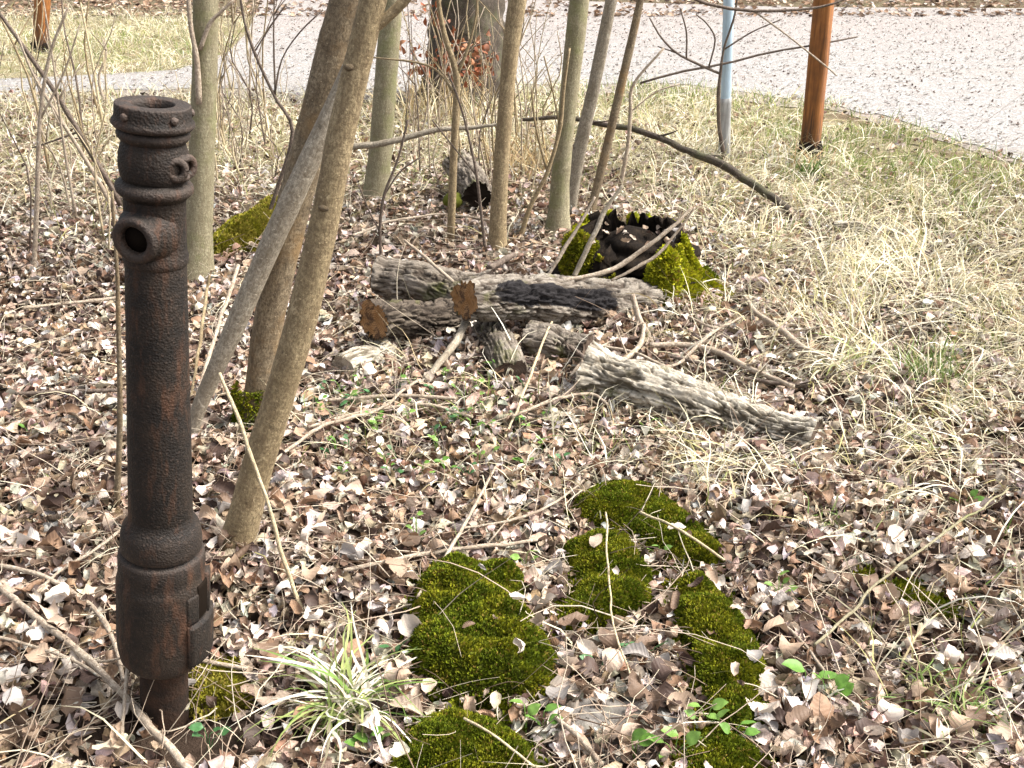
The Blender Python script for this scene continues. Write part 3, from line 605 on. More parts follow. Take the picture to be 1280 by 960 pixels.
# ------------------------------------------------------------------ posts
def post(name, label, px, py, wpx, mat, top, height, square=True, foot=None):
    b = gnd(px, py); root = thing(name, label, 'post', b); r = 0.5 * wpx * depth(b) / F
    tp = at(top[0], top[1], b[1]) - b; d = tp / np.linalg.norm(tp); n = 14
    P_ = np.array([d * t for t in np.linspace(-0.05, height, n)]); V, Fs, A = tube(P_, np.full(n, r), 16 if not square else 24, 0.06, 9, seed=px)
    if square:      # push towards a rounded rectangle
        T, N, Bn = frames(P_)
        for i_ in range(n):
            for j_ in range(24):
                th = 2 * math.pi * j_ / 24 + 0.5; f = 1 / max(abs(math.cos(th)), abs(math.sin(th))); V[i_ * 24 + j_] = P_[i_] + (V[i_ * 24 + j_] - P_[i_]) * min(f, 1.25)
    mesh('shaft', V, Fs, mat, root, **A)
    if foot:
        V, Fs, A = tube(spline([d * -0.02, d * 0.05, d * 0.12], 8), list(np.array([1.25, 1.3, 1.3, 1.25, 1.2, 1.2, 1.12, 0.85]) * r * 1.10), 26, 0.42, 22); mesh('rotten_foot', V, Fs, ROT, root, **A)
    if not square:
        P2 = np.array([d * t for t in np.linspace(-0.05, 0.36, 14)]); V, Fs, A = tube(P2, np.linspace(r * 1.2, r * 1.07, 14), 24, 0.22, 30, seed=4.); mesh('weathered_base', V, Fs, PALEROT, root, **A)
    return root
post('wooden_post', 'orange stained wooden post with dark rotten foot beside the path', 1011, 200, 22, ORANGE, (1030, 0), 1.35, True, True)
post('wooden_post', 'orange stained post in the far upper left corner', 50, 66, 15, ORANGE, (53, 0), 1.4, True, True)
post('blue_post', 'pale blue painted post behind a thin bare sapling', 905, 196, 13, BLUE, (911, 0), 1.45, False)

# ------------------------------------------------------------------ logs and stump
def worley(p):
    ip = np.floor(p).astype(np.int64); f1 = np.full(p.shape[:-1], 9.0); f2 = f1.copy()
    for a in (-1, 0, 1):
        for b in (-1, 0, 1):
            for c in (-1, 0, 1):
                q = ip + np.array([a, b, c]); h = np.stack([_hash(q[..., 0] + 11 * m, q[..., 1] + 29 * m, q[..., 2] + 71 * m) for m in (1, 2, 3)], -1)
                d = np.linalg.norm(q + h - p, axis=-1); f2 = np.where(d < f1, f1, np.minimum(f2, d)); f1 = np.minimum(f1, d)
    return f2 - f1
def furrows(amp, fx=26, fz=5):
    fx = fx * 1.7
    def f(b, t):
        wp = b + 0.03 * (np.stack([fbm(b * 16 + 9 * m, 2) for m in range(3)], -1) - 0.5); w_ = worley(wp * np.array([fx * 1.35, fx * 1.35, fx * 0.27])); n2 = fbm(b * np.array([fx * 2.6, fx * 2.6, fz * 2.6]) + 5, 3)
        f.fis = np.clip((1 - sstep(0.02, 0.24, w_)) * np.clip((fbm(b * 17, 3) - 0.33) * 3.2, 0, 1) + 0.6 * (1 - sstep(0.36, 0.46, n2)), 0, 1)
        return -amp * 1.0 * f.fis + amp * 0.15 * w_ - amp * 0.5 * (1 - sstep(0.38, 0.52, fbm(b * np.array([fx * 1.1, fx * 1.1, 4]) + 3, 4))) + amp * 1.3 * (fbm(b * 9, 3) - 0.5) + amp * 0.8 * (fbm(b * np.array([60, 60, 25]), 3) - 0.5)
    return f
def log(name, label, A0, A1, r0, r1, mat, cut0=CUT_O, cut1=CUT_D, amp=0.012, bend=0.01, char=None, cat='log', fx=26, extra=()):
    A0, A1 = np.array(A0), np.array(A1); base = (A0 + A1) / 2; base[2] = min(A0[2] - r0, A1[2] - r1); root = thing(name, label, cat, base)
    P_ = spline([A0, A0 * 0.66 + A1 * 0.34 + [0, 0, bend], A0 * 0.33 + A1 * 0.67 + [0, bend, -bend], A1], 220); R = np.linspace(r0, r1, 220) * (1 + 0.10 * (fbm(np.stack([np.arange(220) * 0.035] * 3, -1) + r0 * 99, 2) - 0.5))
    sd = float(random.random() * 20)
    fr = furrows(amp, fx); V, Fs, A = tube(P_, R, 112, 0.08, 5, lambda b_, t_: fr(b_, t_) + (r0 * 0.7 * (fbm(b_ * np.array([11, 11, 0]) + 3, 2) - 0.5)) * (1 - sstep(0, 0.10, t_) * (1 - sstep(0.90, 1, t_)))[:, None], cap=False, seed=sd)
    if char is not None:
        th = np.tile(np.linspace(0, 2 * math.pi, 112, endpoint=False), 220); t = np.repeat(np.linspace(0, 1, 220), 112)
        T, N, Bn = frames(P_); cx = np.zeros((len(V), 3))
        for t0, t1, wdt in char:      # direction towards the camera, slightly upward
            q = V - np.repeat(P_, 112, 0); q /= np.linalg.norm(q, axis=1)[:, None]; dv = np.array([0, -0.86, 0.5]); m_ = (q @ dv) 
            v_ = np.exp(-((t - (t0 + t1) / 2) / ((t1 - t0) / 2)) ** 6) * sstep(1 - wdt, 1 - wdt * 0.5, m_); cx[:, 0] = np.maximum(cx[:, 0], v_)
        A['char'] = cx
    A['fis'] = np.repeat(fr.fis.reshape(-1, 1), 3, 1)
    mesh('bark', local(V, root), Fs, mat, root, **A)
    for end, (i0, cm) in enumerate(((0, cut0), (219, cut1))):
        ring = V[i0 * 112:(i0 + 1) * 112]; c = ring.mean(0); ax = (P_[1] - P_[0]) if end == 0 else (P_[-2] - P_[-1]); ax = ax / np.linalg.norm(ax)
        T, N, Bn = frames(P_); RR = []; BK = []
        for s_ in (1.0, 0.93, 0.75, 0.5, 0.25, 0.02):
            q = c + (ring - c) * s_ + ax * (0.0 if s_ > 0.97 else 0.002 + 0.004 * (1 - s_)); RR.append(q); l_ = (ring - c) * s_; BK.append(np.stack([l_ @ N[i0], l_ @ Bn[i0], l_ @ ax], -1))
        RR = np.concatenate(RR); RR = RR + ax * (0.022 * (fbm(RR * 26, 4) - 0.5))[:, None]; ii = np.arange(5)[:, None] * 112; jj = np.arange(112)[None]; kk = (jj + 1) % 112
        mesh('sawn_end', local(RR, root), np.stack([ii + jj, ii + kk, ii + 112 + kk, ii + 112 + jj], -1).reshape(-1, 4), cm, root, bark=np.concatenate(BK))
    return root
def rpx(px, P_): return px * 0.5 * depth(P_) / F
a, b = at(581, 374, 3.54), at(808, 380, 4.0)
logB = log('sawn_log', 'sawn grey log with black charred streak and orange cut end before the stump', a, b, rpx(58, a), rpx(66, b), L_CHAR, amp=0.014, char=[(0.10, 0.74, 0.42)])
a, b = at(474, 348, 4.03), at(612, 372, 3.92)
log('sawn_log', 'sawn grey ridged log, upper left of the pile', a, b, rpx(54, a), rpx(60, b), L_GREY, amp=0.010)
a, b = at(466, 402, 3.50), at(560, 398, 3.84)
log('sawn_log', 'short dark sawn log with bright orange end, lower left of the pile', a, b, rpx(48, a), rpx(50, b), log_mat('dark_mossy_bark', (0.06, 0.046, 0.036), (0.14, 0.115, 0.09), (0.02, 0.015, 0.012)), amp=0.014)
a, b = at(738, 470, 3.25), at(1020, 552, 2.88)
log('weathered_log', 'long pale weathered log with deep furrowed bark lying right of the pile', a, b, rpx(70, a), rpx(50, b), L_PALE, CUT_D, CUT_D, amp=0.016, bend=0.012, fx=30)
a, b = at(640, 468, 3.28), at(612, 408, 3.72)
log('cut_branch', 'short cut branch with dark round end pointing at the viewer below the logs', a, b, rpx(46, a), rpx(42, b), L_GREY, CUT_D, CUT_D, amp=0.010)
a, b = at(430, 464, 3.36), at(488, 447, 3.52)
log('wood_chunk', 'pale short wood chunk lying under the orange ended log', a, b, rpx(40, a), rpx(46, b), L_PALE, CUT_P, CUT_D, amp=0.008)
a, b = at(690, 540, 2.99), at(722, 520, 3.07)
log('wood_chunk', 'small bleached wood chunk half buried left of the long pale log', a, b, rpx(34, a), rpx(30, b), L_PALE, CUT_P, CUT_P, amp=0.010)
a, b = at(1042, 284, 5.05), at(1128, 292, 5.0)
log('weathered_log', 'small pale log sunk in the dry grass below the orange post', a, b, rpx(14, a), rpx(16, b), L_PALE, CUT_D, CUT_D, amp=0.006)
a, b = at(660, 425, 3.52), at(735, 440, 3.45)
log('weathered_log', 'flat brown bark slab between the charred log and the long pale log', a, b, rpx(48, a), rpx(44, b), L_GREY, CUT_D, CUT_D, amp=0.014)
# hollow log further back
a, b = at(600, 246, 5.35), at(576, 205, 5.9)
root = log('hollow_log', 'grey rotting hollow log with a black mouth behind the slim tan trunk', a, b, rpx(40, a), rpx(42, b), L_GREY, HOLLOW_SHADE, CUT_D, amp=0.012)  # front end is a solid cap, the mouth's shade painted on in black
V, Fs, A = blob(at(566, 250, 5.35), (0.05, 0.05, 0.04), 10, 0.3); mesh('moss_lump', local(V, root), Fs, MOSS, root, col=np.tile([0.09, 0.10, 0.015], (len(V), 1)))

# mossy stump
sb = gnd(788, 392); sc_ = np.array([at(785, 340, 4.22)[0], 4.22, float(H(0.47, 4.2))]); stump = thing('mossy_stump', 'dark rotten hollow stump with bright moss on both sides behind the logs', 'stump', sc_)
n_a, n_h = 120, 40; th = np.linspace(0, 2 * math.pi, n_a, endpoint=False); hs = np.linspace(0, 1, n_h); TH, HS = np.meshgrid(th, hs)
def rim(t):   # height of the broken wall round the stump; low towards the viewer
    return 0.245 - 0.15 * np.exp(-((np.angle(np.exp(1j * (t + 1.5)))) / 0.8) ** 2) - 0.06 * np.exp(-((np.angle(np.exp(1j * (t - 3.5)))) / 0.5) ** 2) + 0.13 * (fbm(np.stack([np.cos(t) * 7, np.sin(t) * 7, t * 0], -1), 4) - 0.5) + 0.035 * (fbm(np.stack([np.cos(t) * 22, np.sin(t) * 22, t * 0 + 4], -1), 2) - 0.5)
R_ = 0.285 - 0.07 * HS + 0.13 * (1 - HS) ** 2.5 + 0.07 * (fbm(np.stack([np.cos(TH) * 2.4, np.sin(TH) * 2.4, HS * 2], -1), 4) - 0.5) + 0.045 * (fbm(np.stack([np.cos(TH) * 13, np.sin(TH) * 13, HS * 4], -1), 4) - 0.5)
Vo = np.stack([R_ * np.cos(TH), R_ * np.sin(TH) * 0.85, HS * rim(TH) - 0.03], -1)
Ri = R_[::-1] * 0.80 - 0.02; Vi = np.stack([Ri * np.cos(TH), Ri * np.sin(TH) * 0.85, (1 - HS) * rim(TH) * 1.0 + 0.004 - 0.10 * HS * 0], -1); Vi[..., 2] = np.maximum(Vi[..., 2], 0.06)
Vs = np.concatenate([Vo, Vi]).reshape(-1, 3); i = np.arange(2 * n_h - 1)[:, None] * n_a; j = np.arange(n_a)[None]; k = (j + 1) % n_a
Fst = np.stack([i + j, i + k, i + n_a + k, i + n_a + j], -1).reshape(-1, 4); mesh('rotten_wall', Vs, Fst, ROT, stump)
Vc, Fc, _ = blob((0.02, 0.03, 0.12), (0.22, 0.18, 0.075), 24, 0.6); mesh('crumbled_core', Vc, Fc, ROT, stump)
rs = random.Random(3)
for q, (px, py, hh) in enumerate([(778, 284, 0.10), (834, 282, 0.09)]):
    p = at(px, py, 4.36) - sc_; V, Fs, A = tube([p + [0, 0, -0.10], p, p + [0.004, 0, hh * 0.5]], [0.022, 0.017, 0.005], 7, 0.4, 40); mesh('splinter', V, Fs, B_BROWN, stump, **A)
BR = ((0.33, 0.34, 0.012), (0.15, 0.18, 0.012), (0.46, 0.45, 0.03))
def patch(name, ang0, ang1, h0, h1, n, seed, **k_):
    m_ = (TH[:-1] > ang0) & (TH[:-1] < ang1) & (HS[:-1] >= h0) & (HS[:-1] <= h1); ids = np.flatnonzero(m_.ravel()); Fq = Fst[ids]
    n = int(n * 1.6); P_, N_ = sample_mesh(Vs, Fq, n, seed); keep = fbm(P_ * 9 + seed, 3) > 0.38; mv, mf, ma = moss_tufts(P_[keep], N_[keep], n, 0.022, seed, **k_); kind(mesh(name, mv, mf, MOSS, stump, smooth=False, **ma), 'stuff')
patch('moss_patch', 3.5, 4.35, 0.0, 0.95, 2600, 5, cols=((0.20, 0.21, 0.012), (0.09, 0.10, 0.01), (0.28, 0.27, 0.02)))
patch('moss_patch', 5.2, 6.1, 0.0, 1.0, 5200, 6, cols=BR)
patch('moss_patch', 0.5, 3.0, 0.78, 1.0, 5200, 7, cols=BR)
patch('moss_patch', 5.95, 6.28, 0.2, 0.9, 800, 8)
V, Fs, A = blob(at(829, 358, 4.02) - sc_, (0.066, 0.06, 0.14), 18, 0.4, 2.); mesh('moss_base', V, Fs, MOSS, stump, col=np.tile([0.22, 0.24, 0.012], (len(V), 1)))
V2, F2, _ = blob(at(724, 326, 4.14) - sc_, (0.062, 0.06, 0.10), 18, 0.35, 7.); mesh('moss_base', V2, F2, MOSS, stump, col=np.tile([0.10, 0.11, 0.012], (len(V2), 1))); P_, N_ = sample_mesh(V2, F2[0], 2400, 4); mv, mf, ma = moss_tufts(P_, N_, 2400, 0.018, 12, cols=((0.19, 0.20, 0.012), (0.08, 0.09, 0.01), (0.30, 0.29, 0.02))); kind(mesh('moss_patch', mv, mf, MOSS, stump, smooth=False, **ma), 'stuff')
P_, N_ = sample_mesh(V, Fs[0], 2600, 3); mv, mf, ma = moss_tufts(P_, N_, 2600, 0.02, 9, cols=BR); kind(mesh('moss_patch', mv, mf, MOSS, stump, smooth=False, **ma), 'stuff')

# ------------------------------------------------------------------ moss cushions
MOSS_LAB = {'a': 'large rounded dark green moss cushion at the bottom centre', 'b': 'moss cushion cut by the bottom edge of the picture', 'c': 'deep green moss cushion right of the largest one, above the ivy leaf',
 'd': 'upper elongated moss cushion under straw stems below the long pale log', 'e': 'long curved moss cushion bordering leaves at lower right', 'f': 'small yellowish moss pad touching the foot of the pump',
 'g': 'tiny moss patch left of another small one at the right edge', 'h': 'flat small moss patch among leaves near the right edge', 'i': 'moss pad behind green seedlings at the bottom edge', 'j': 'small moss clump between the two large cushions', 'k': 'bright green mossy hump between the olive trunk and the leaning trunks'}
for q, k in enumerate(MOSS_W):
    Pw = np.array(MOSS_W[k]); x0, y0 = Pw.min(0); x1, y1 = Pw.max(0); st = max(0.006, (x1 - x0) / 70)
    gx, gy = np.meshgrid(np.arange(x0, x1 + st, st), np.arange(y0, y1 + st, st)); wob = 0.055 * (fbm(np.stack([gx * 22, gy * 22, gx * 0], -1), 4) - 0.5)
    ins = inpoly(MOSS_W[k], gx + wob, gy - wob); gz = np.where(ins, mossz(k, gx, gy), H(gx, gy) - 0.02); ny_, nx_ = gx.shape
    i = np.arange(ny_ - 1)[:, None] * nx_; j = np.arange(nx_ - 1)[None]; Fq = np.stack([i + j, i + j + 1, i + nx_ + j + 1, i + nx_ + j], -1).reshape(-1, 4)
    ok = ins.ravel()[Fq].any(1); Fq = Fq[ok]; used = np.unique(Fq); mp = np.full(gx.size, -1); mp[used] = np.arange(len(used)); V = np.stack([gx, gy, gz], -1).reshape(-1, 3)[used]; Fq = mp[Fq]
    cx_ = Pw.mean(0); root = thing('moss_cushion', MOSS_LAB[k], 'moss', (cx_[0], cx_[1], float(H(*cx_))))
    bright = k in 'fk'; base = np.tile([0.07, 0.08, 0.01] if not bright else [0.10, 0.11, 0.012], (len(V), 1)); mesh('cushion', local(V, root), Fq, MOSS, root, col=base)
    area = abs(np.sum(Pw[:, 0] * np.roll(Pw[:, 1], -1) - np.roll(Pw[:, 0], -1) * Pw[:, 1])) / 2; top = V[:, 2][Fq].min(1) > -9
    n = int(np.clip(area * 300000, 900, 17000)); kw = dict(cols=((0.24, 0.23, 0.02), (0.12, 0.12, 0.012), (0.32, 0.28, 0.05))) if bright else {}
    r8 = np.random.default_rng(60 + q); ne = int(n * 0.22); tt = r8.random((ne, 1)); ii_ = r8.integers(0, len(Pw), ne); ep = Pw[ii_] * (1 - tt) + np.roll(Pw, -1, 0)[ii_] * tt + r8.normal(0, 0.012, (ne, 2))
    ep = ep[fbm(np.column_stack([ep * 18, ep[:, :1] * 0]), 2) > 0.42]; P3_ = np.column_stack([ep, H(ep[:, 0], ep[:, 1]) + 0.012 + 0.014 * r8.random(len(ep))]); mv, mf, ma = moss_tufts(P3_, np.tile([0, -0.3, 0.95], (len(P3_), 1)), len(P3_), 0.011, 80 + q, **({'cols': ((0.24, 0.23, 0.02), (0.12, 0.12, 0.012), (0.32, 0.28, 0.05))} if k in 'fk' else {})); kind(mesh('moss_fringe', local(mv, root), mf, MOSS, root, smooth=False, **ma), 'stuff')
    moss_part(root, 'moss_fronds', V, Fq, n, 0.0088 if k != 'k' else 0.025, 20 + q, **kw)

# ------------------------------------------------------------------ stones
V, Fs, A = blob(gnd(770, 912) + [0, 0, -0.015], (0.15, 0.10, 0.045), 20, 0.25, 4.); center(tag(mesh('flat_stone', V, Fs, STONE), 'flat grey stone half covered by leaves between the moss cushions', 'stone'))

# ------------------------------------------------------------------ leaf litter
def surf(X, Y):
    z = H(X, Y)
    for k in MOSS_W:
        m = inpoly(MOSS_W[k], X, Y)
        if m.any(): z[m] = np.maximum(z[m], mossz(k, X[m], Y[m]))
    return z
def leaf_proto(r, nl, nw):
    t = np.linspace(0, 1, nl + 1)[:, None]; s = np.linspace(-1, 1, nw + 1)[None]
    half = r.uniform(0.26, 0.36) * np.sin(math.pi * t ** r.uniform(0.75, 1.05)) ** 0.72; half = half * (1 + 0.12 * np.sin(t * r.uniform(14, 26) + r.uniform(0, 6))); half[0] = 0.012; half[-1] = 0.01
    y = half * s; x = (t - 0.5) + 0 * s
    if r.random() < 0.35: y = y * (1 + 0.25 * np.sign(s) * r.uniform(-1, 1))
    c = r.choice([0.8, 2.0, 3.5, 5.0, 7.0], p=[0.12, 0.22, 0.26, 0.22, 0.18]); y2 = np.sin(c * y) / c; z = (1 - np.cos(c * y)) / c
    z = z + r.uniform(0.0, 0.5) * np.abs(y) * r.choice([-1, 1]); z = z + 0.05 * r.uniform(0.3, 1.4) * np.sin(t * r.uniform(5, 12) + r.uniform(0, 6)) * (np.abs(s) ** 1.5) * np.sign(s) ** r.integers(1, 3)
    kl = r.uniform(-4.2, 4.2); xx = np.sin(kl * x) / kl; zz = (1 - np.cos(kl * x)) / kl; V = np.stack([xx + 0 * y2, y2 + 0.0 * x, zz + z], -1)
    V = V + 0.012 * r.normal(0, 1, V.shape) * np.array([0.5, 0.7, 1]) + 0.16 * (fbm(V * 3.5 + r.uniform(0, 50), 2) - 0.5)[..., None] * np.array([0.2, 0.4, 1]); V[..., 2] -= V[..., 2].mean()
    i = np.arange(nl)[:, None] * (nw + 1); j = np.arange(nw)[None]; Fq = np.stack([i + j, i + j + 1, i + nw + 2 + j, i + nw + 1 + j], -1).reshape(-1, 4)
    luv = np.stack([t + 0 * s, s + 0 * t, 0 * t + 0 * s], -1); return V.reshape(-1, 3), Fq, luv.reshape(-1, 3)
LCOL = np.array([(0.62, 0.54, 0.465), (0.50, 0.395, 0.31), (0.39, 0.285, 0.205), (0.28, 0.175, 0.11), (0.175, 0.115, 0.078), (0.07, 0.043, 0.033), (0.36, 0.33, 0.31), (0.74, 0.69, 0.64)])
LPRB = np.array([0.18, 0.17, 0.16, 0.11, 0.14, 0.12, 0.06, 0.06])
def rots(yaw, tilt, ax):
    cy, sy = np.cos(yaw), np.sin(yaw); Rz = np.zeros((len(yaw), 3, 3)); Rz[:, 0, 0] = cy; Rz[:, 0, 1] = -sy; Rz[:, 1, 0] = sy; Rz[:, 1, 1] = cy; Rz[:, 2, 2] = 1
    u = np.stack([np.cos(ax), np.sin(ax), 0 * ax], -1); K = np.zeros((len(yaw), 3, 3)); K[:, 0, 2] = u[:, 1]; K[:, 1, 2] = -u[:, 0]; K[:, 2, 0] = -u[:, 1]; K[:, 2, 1] = u[:, 0]
    I = np.eye(3)[None]; s, c = np.sin(tilt)[:, None, None], np.cos(tilt)[:, None, None]; return (I + s * K + (1 - c) * (K @ K)) @ Rz
def blobs(px, py, L):
    r = np.zeros(px.shape)
    for x, y, sx, sy, a in L: r = r + a * np.exp(-((px - x) / sx) ** 2 - ((py - y) / sy) ** 2)
    return r
def leaf_density(px, py):
    d = np.ones(px.shape)
    d = d * (1 - 0.75 * sstep(720, 1150, px + (330 - py) * 0.9) * (1 - sstep(430, 640, py)))          # the grassy right and back
    d = d * (1 - 0.55 * (1 - sstep(90, 330, py)))
    d = d * (1 - np.clip(blobs(px, py, [(265, 905, 75, 45, 0.9), (190, 930, 170, 50, 0.85), (780, 905, 60, 28, 0.7)]), 0, 0.95)); return np.clip(d, 0.04, 1)
protos_hi = [leaf_proto(np.random.default_rng(100 + q), 7, 4) for q in range(36)]
protos_lo = [leaf_proto(np.random.default_rng(200 + q), 4, 2) for q in range(36)]
N_TRY = 185000
dist = 0.9 + (9.0 - 0.9) * rng.random(N_TRY) ** 1.15; half = 0.66 * dist + 0.95; lx = rng.uniform(-1, 1, N_TRY) * half; ly = dist
wgt = (0.62 * dist + 0.55) / 6.2               # thin out so the count per square metre falls slowly with distance
dens_t = np.where(dist < 3.0, 1.0, np.clip(3.0 / dist, 0.25, 1) ** 0.9)
px_, py_, dz_ = proj(np.stack([lx, ly, H(lx, ly)], -1))
keep = (rng.random(N_TRY) < leaf_density(px_, py_) * dens_t * np.clip(wgt / 0.40, 0.42, 1)) & ~(moss_any(lx, ly) & (rng.random(N_TRY) > 0.02)) & ~inpoly(PATH, lx, ly)
lx, ly, px_, py_, dz_ = lx[keep], ly[keep], px_[keep], py_[keep], dz_[keep]; NL = len(lx)
scale = np.clip(rng.lognormal(math.log(0.041), 0.36, NL), 0.02, 0.072); yaw = rng.uniform(0, 6.283, NL); tilt = np.abs(rng.normal(0, 0.36, NL)) + (rng.random(NL) < 0.10) * 0.7; axa = rng.uniform(0, 6.283, NL)
lz = H(lx, ly) + 0.004 + 0.042 * rng.random(NL) ** 1.3 + 0.012 * (fbm(np.stack([lx * 6, ly * 6, lx * 0], -1), 2) - 0.3)
lz = lz + surf(lx, ly) - H(lx, ly)
lcol_i = rng.choice(8, NL, p=LPRB); pk = rng.integers(0, 36, NL); Rm = rots(yaw, tilt, axa)
size_px = scale / dz_ * F * (0.6 + 0.4 * lz / (lz.max() + 1e-9)); inside = (px_ > 10) & (px_ < 1270) & (py_ > 20) & (py_ < 950); score = np.where(inside, size_px * (1 + 0.5 * (lz - H(lx, ly)) / 0.03), 0); big = np.argsort(-score)[:300]
isbig = np.zeros(NL, bool); isbig[big] = True
def bake(sel, protos, name):
    Vs_, Fs_, Cs, Us = [], [], [], []; n0 = 0
    for q in range(36):
        ids = sel[pk[sel] == q]
        if not len(ids): continue
        V, Fq, luv = protos[q]; an = np.random.default_rng(q).uniform([0.85, 0.75, 0.9], [1.15, 1.15, 1.4], (len(ids), 3)); W_ = np.einsum('nij,nvj->nvi', Rm[ids], V[None] * an[:, None]) * scale[ids][:, None, None] + np.stack([lx[ids], ly[ids], lz[ids]], -1)[:, None]
        nv = len(V); Vs_.append(W_.reshape(-1, 3)); Fs_.append((Fq[None] + (np.arange(len(ids)) * nv)[:, None, None]).reshape(-1, 4) + n0); n0 += nv * len(ids)
        c = LCOL[lcol_i[ids]] * rng.uniform(0.72, 1.15, (len(ids), 1)) * (1 + rng.normal(0, 0.05, (len(ids), 3))); Cs.append(np.repeat(np.clip(c, 0.01, 0.8), nv, 0)); Us.append(np.tile(luv, (len(ids), 1)))
    return kind(mesh(name, np.concatenate(Vs_), np.concatenate(Fs_), LEAF, col=np.concatenate(Cs), luv=np.concatenate(Us)), 'stuff')
ids = np.flatnonzero(~isbig); nearm = dz_[ids] < 3.1
bake(ids[nearm], protos_hi, 'leaf_litter'); bake(ids[~nearm], protos_lo, 'distant_leaf_litter')
cache = {}
for q in big:
    key = (int(pk[q]), int(lcol_i[q]))
    if key not in cache:
        V, Fq, luv = protos_hi[key[0]]; o = mesh('fallen_leaf', V, Fq, LEAF, col=np.tile(LCOL[key[1]] * rng.uniform(0.85, 1.1), (len(V), 1)), luv=luv); cache[key] = o.data
    else:
        o = bpy.data.objects.new('fallen_leaf', cache[key]); C.objects.link(o)
    o.parent = ground; Mx = Matrix([list(r_) for r_ in Rm[q]]).to_4x4(); Mx.translation = (lx[q], ly[q], lz[q] + 0.010); o.matrix_world = Mx @ Matrix.Scale(float(scale[q]) * 1.08, 4)

r9 = random.Random(21); kk_ = list(cache.values())
for q in range(26):
    px, py = r9.uniform(745, 845), r9.uniform(292, 350); o = bpy.data.objects.new('caught_leaf', r9.choice(kk_)); C.objects.link(o); o.parent = stump; p = np.array([r9.uniform(-0.2, 0.2), r9.uniform(-0.17, 0.12), 0]); p[2] = 0.20 + 0.03 * r9.random()
    o.location = [float(c) for c in p]; o.rotation_euler = (r9.uniform(-0.6, 0.6), r9.uniform(-0.6, 0.6), r9.uniform(0, 6)); z_ = r9.uniform(0.03, 0.05); o.scale = (z_, z_, z_)

# pale leaves blown over the path and verge
n = 22000; sx_, sy_ = rng.uniform(-7, 8, n), rng.uniform(5.5, 16, n); ok = inpoly(PATH, sx_, sy_ + 0.4 * rng.random(n)); sx_, sy_ = sx_[ok], sy_[ok]; n = len(sx_)
V, Fq, luv = protos_lo[3]; Rr = rots(rng.uniform(0, 6.28, n), np.abs(rng.normal(0, 0.35, n)), rng.uniform(0, 6.28, n)); sc = rng.uniform(0.012, 0.05, n)
W_ = np.einsum('nij,vj->nvi', Rr, V) * sc[:, None, None] + np.stack([sx_, sy_, np.full(n, 0.014)], -1)[:, None]; nv = len(V)
cc = np.array([(0.55, 0.53, 0.51), (0.42, 0.39, 0.37), (0.29, 0.235, 0.205), (0.15, 0.115, 0.10)])[rng.choice(4, n, p=[0.5, 0.25, 0.17, 0.08])]
kind(mesh('path_leaf_litter', W_.reshape(-1, 3), (Fq[None] + (np.arange(n) * nv)[:, None, None]).reshape(-1, 4), LEAF, col=np.repeat(cc, nv, 0), luv=np.tile(luv, (n, 1))), 'stuff')

n = 16000; sx_, sy_ = rng.uniform(-14, 18, n), 15.0 + 9 * rng.random(n) ** 1.6; ok = (rng.random(n) < np.where(inpoly(PATH, sx_, sy_), 0.35, 1)); sx_, sy_ = sx_[ok], sy_[ok]; n = len(sx_)
Rr = rots(rng.uniform(0, 6.28, n), np.abs(rng.normal(0, 0.4, n)), rng.uniform(0, 6.28, n)); sc = rng.uniform(0.05, 0.12, n); V, Fq, luv = protos_lo[5]; nv = len(V)
W_ = np.einsum('nij,vj->nvi', Rr, V) * sc[:, None, None] + np.stack([sx_, sy_, np.full(n, 0.025)], -1)[:, None]; cc = LCOL[rng.choice(7, n, p=[0.05, 0.12, 0.2, 0.22, 0.23, 0.13, 0.05])]
kind(mesh('far_leaf_litter', W_.reshape(-1, 3), (Fq[None] + (np.arange(n) * nv)[:, None, None]).reshape(-1, 4), LEAF, col=np.repeat(cc, nv, 0), luv=np.tile(luv, (n, 1))), 'stuff')

# ------------------------------------------------------------------ grass
def blades(base, yaw, L, th0, kap, wd, col, r, m=6, side=0.0):
    k = len(base); t = np.linspace(0, 1, m); th = th0[:, None] + kap[:, None] * t[None]; ds = L[:, None] / (m - 1)
    hz = np.cumsum(np.sin(th) * ds, 1) - np.sin(th[:, :1]) * ds; vz = np.cumsum(np.cos(th) * ds, 1) - np.cos(th[:, :1]) * ds
    sb = r.normal(0, 0.10, (k, 1)) * L[:, None] * t[None] ** 2 + r.normal(0, 0.05, (k, 1)) * L[:, None] * np.sin(t * 6)[None]
    dx, dy = np.cos(yaw)[:, None], np.sin(yaw)[:, None]; X_ = base[:, :1] + dx * hz - dy * sb; Y_ = base[:, 1:2] + dy * hz + dx * sb
    Z_ = base[:, 2:3] + vz; Z_ = np.maximum(Z_, H(X_, Y_) + 0.004 + 0.03 * r.random((k, 1)) * (t[None] > 0.2))
    C_ = np.stack([X_, Y_, Z_], -1); tw = yaw + math.pi / 2 + r.normal(0, 0.5, k); s = np.stack([np.cos(tw), np.sin(tw), r.normal(0, 0.35, k)], -1)
    w_ = wd[:, None] * (1 - t[None] ** 2.2 * 0.9) * 0.5; V = np.stack([C_ - s[:, None] * w_[..., None], C_ + s[:, None] * w_[..., None]], 2).reshape(-1, 3)
    i = np.arange(m - 1) * 2; Fq = np.stack([i, i + 1, i + 3, i + 2], -1); Fq = (Fq[None] + (np.arange(k) * 2 * m)[:, None, None]).reshape(-1, 4)
    return V, [Fq], {'col': np.repeat(col, 2 * m, 0)}
DRY = np.array([(0.65, 0.59, 0.40), (0.72, 0.67, 0.50), (0.50, 0.41, 0.24), (0.77, 0.74, 0.62), (0.37, 0.34, 0.14)]); GRN = np.array([(0.12, 0.19, 0.035), (0.20, 0.26, 0.06), (0.30, 0.34, 0.10)])
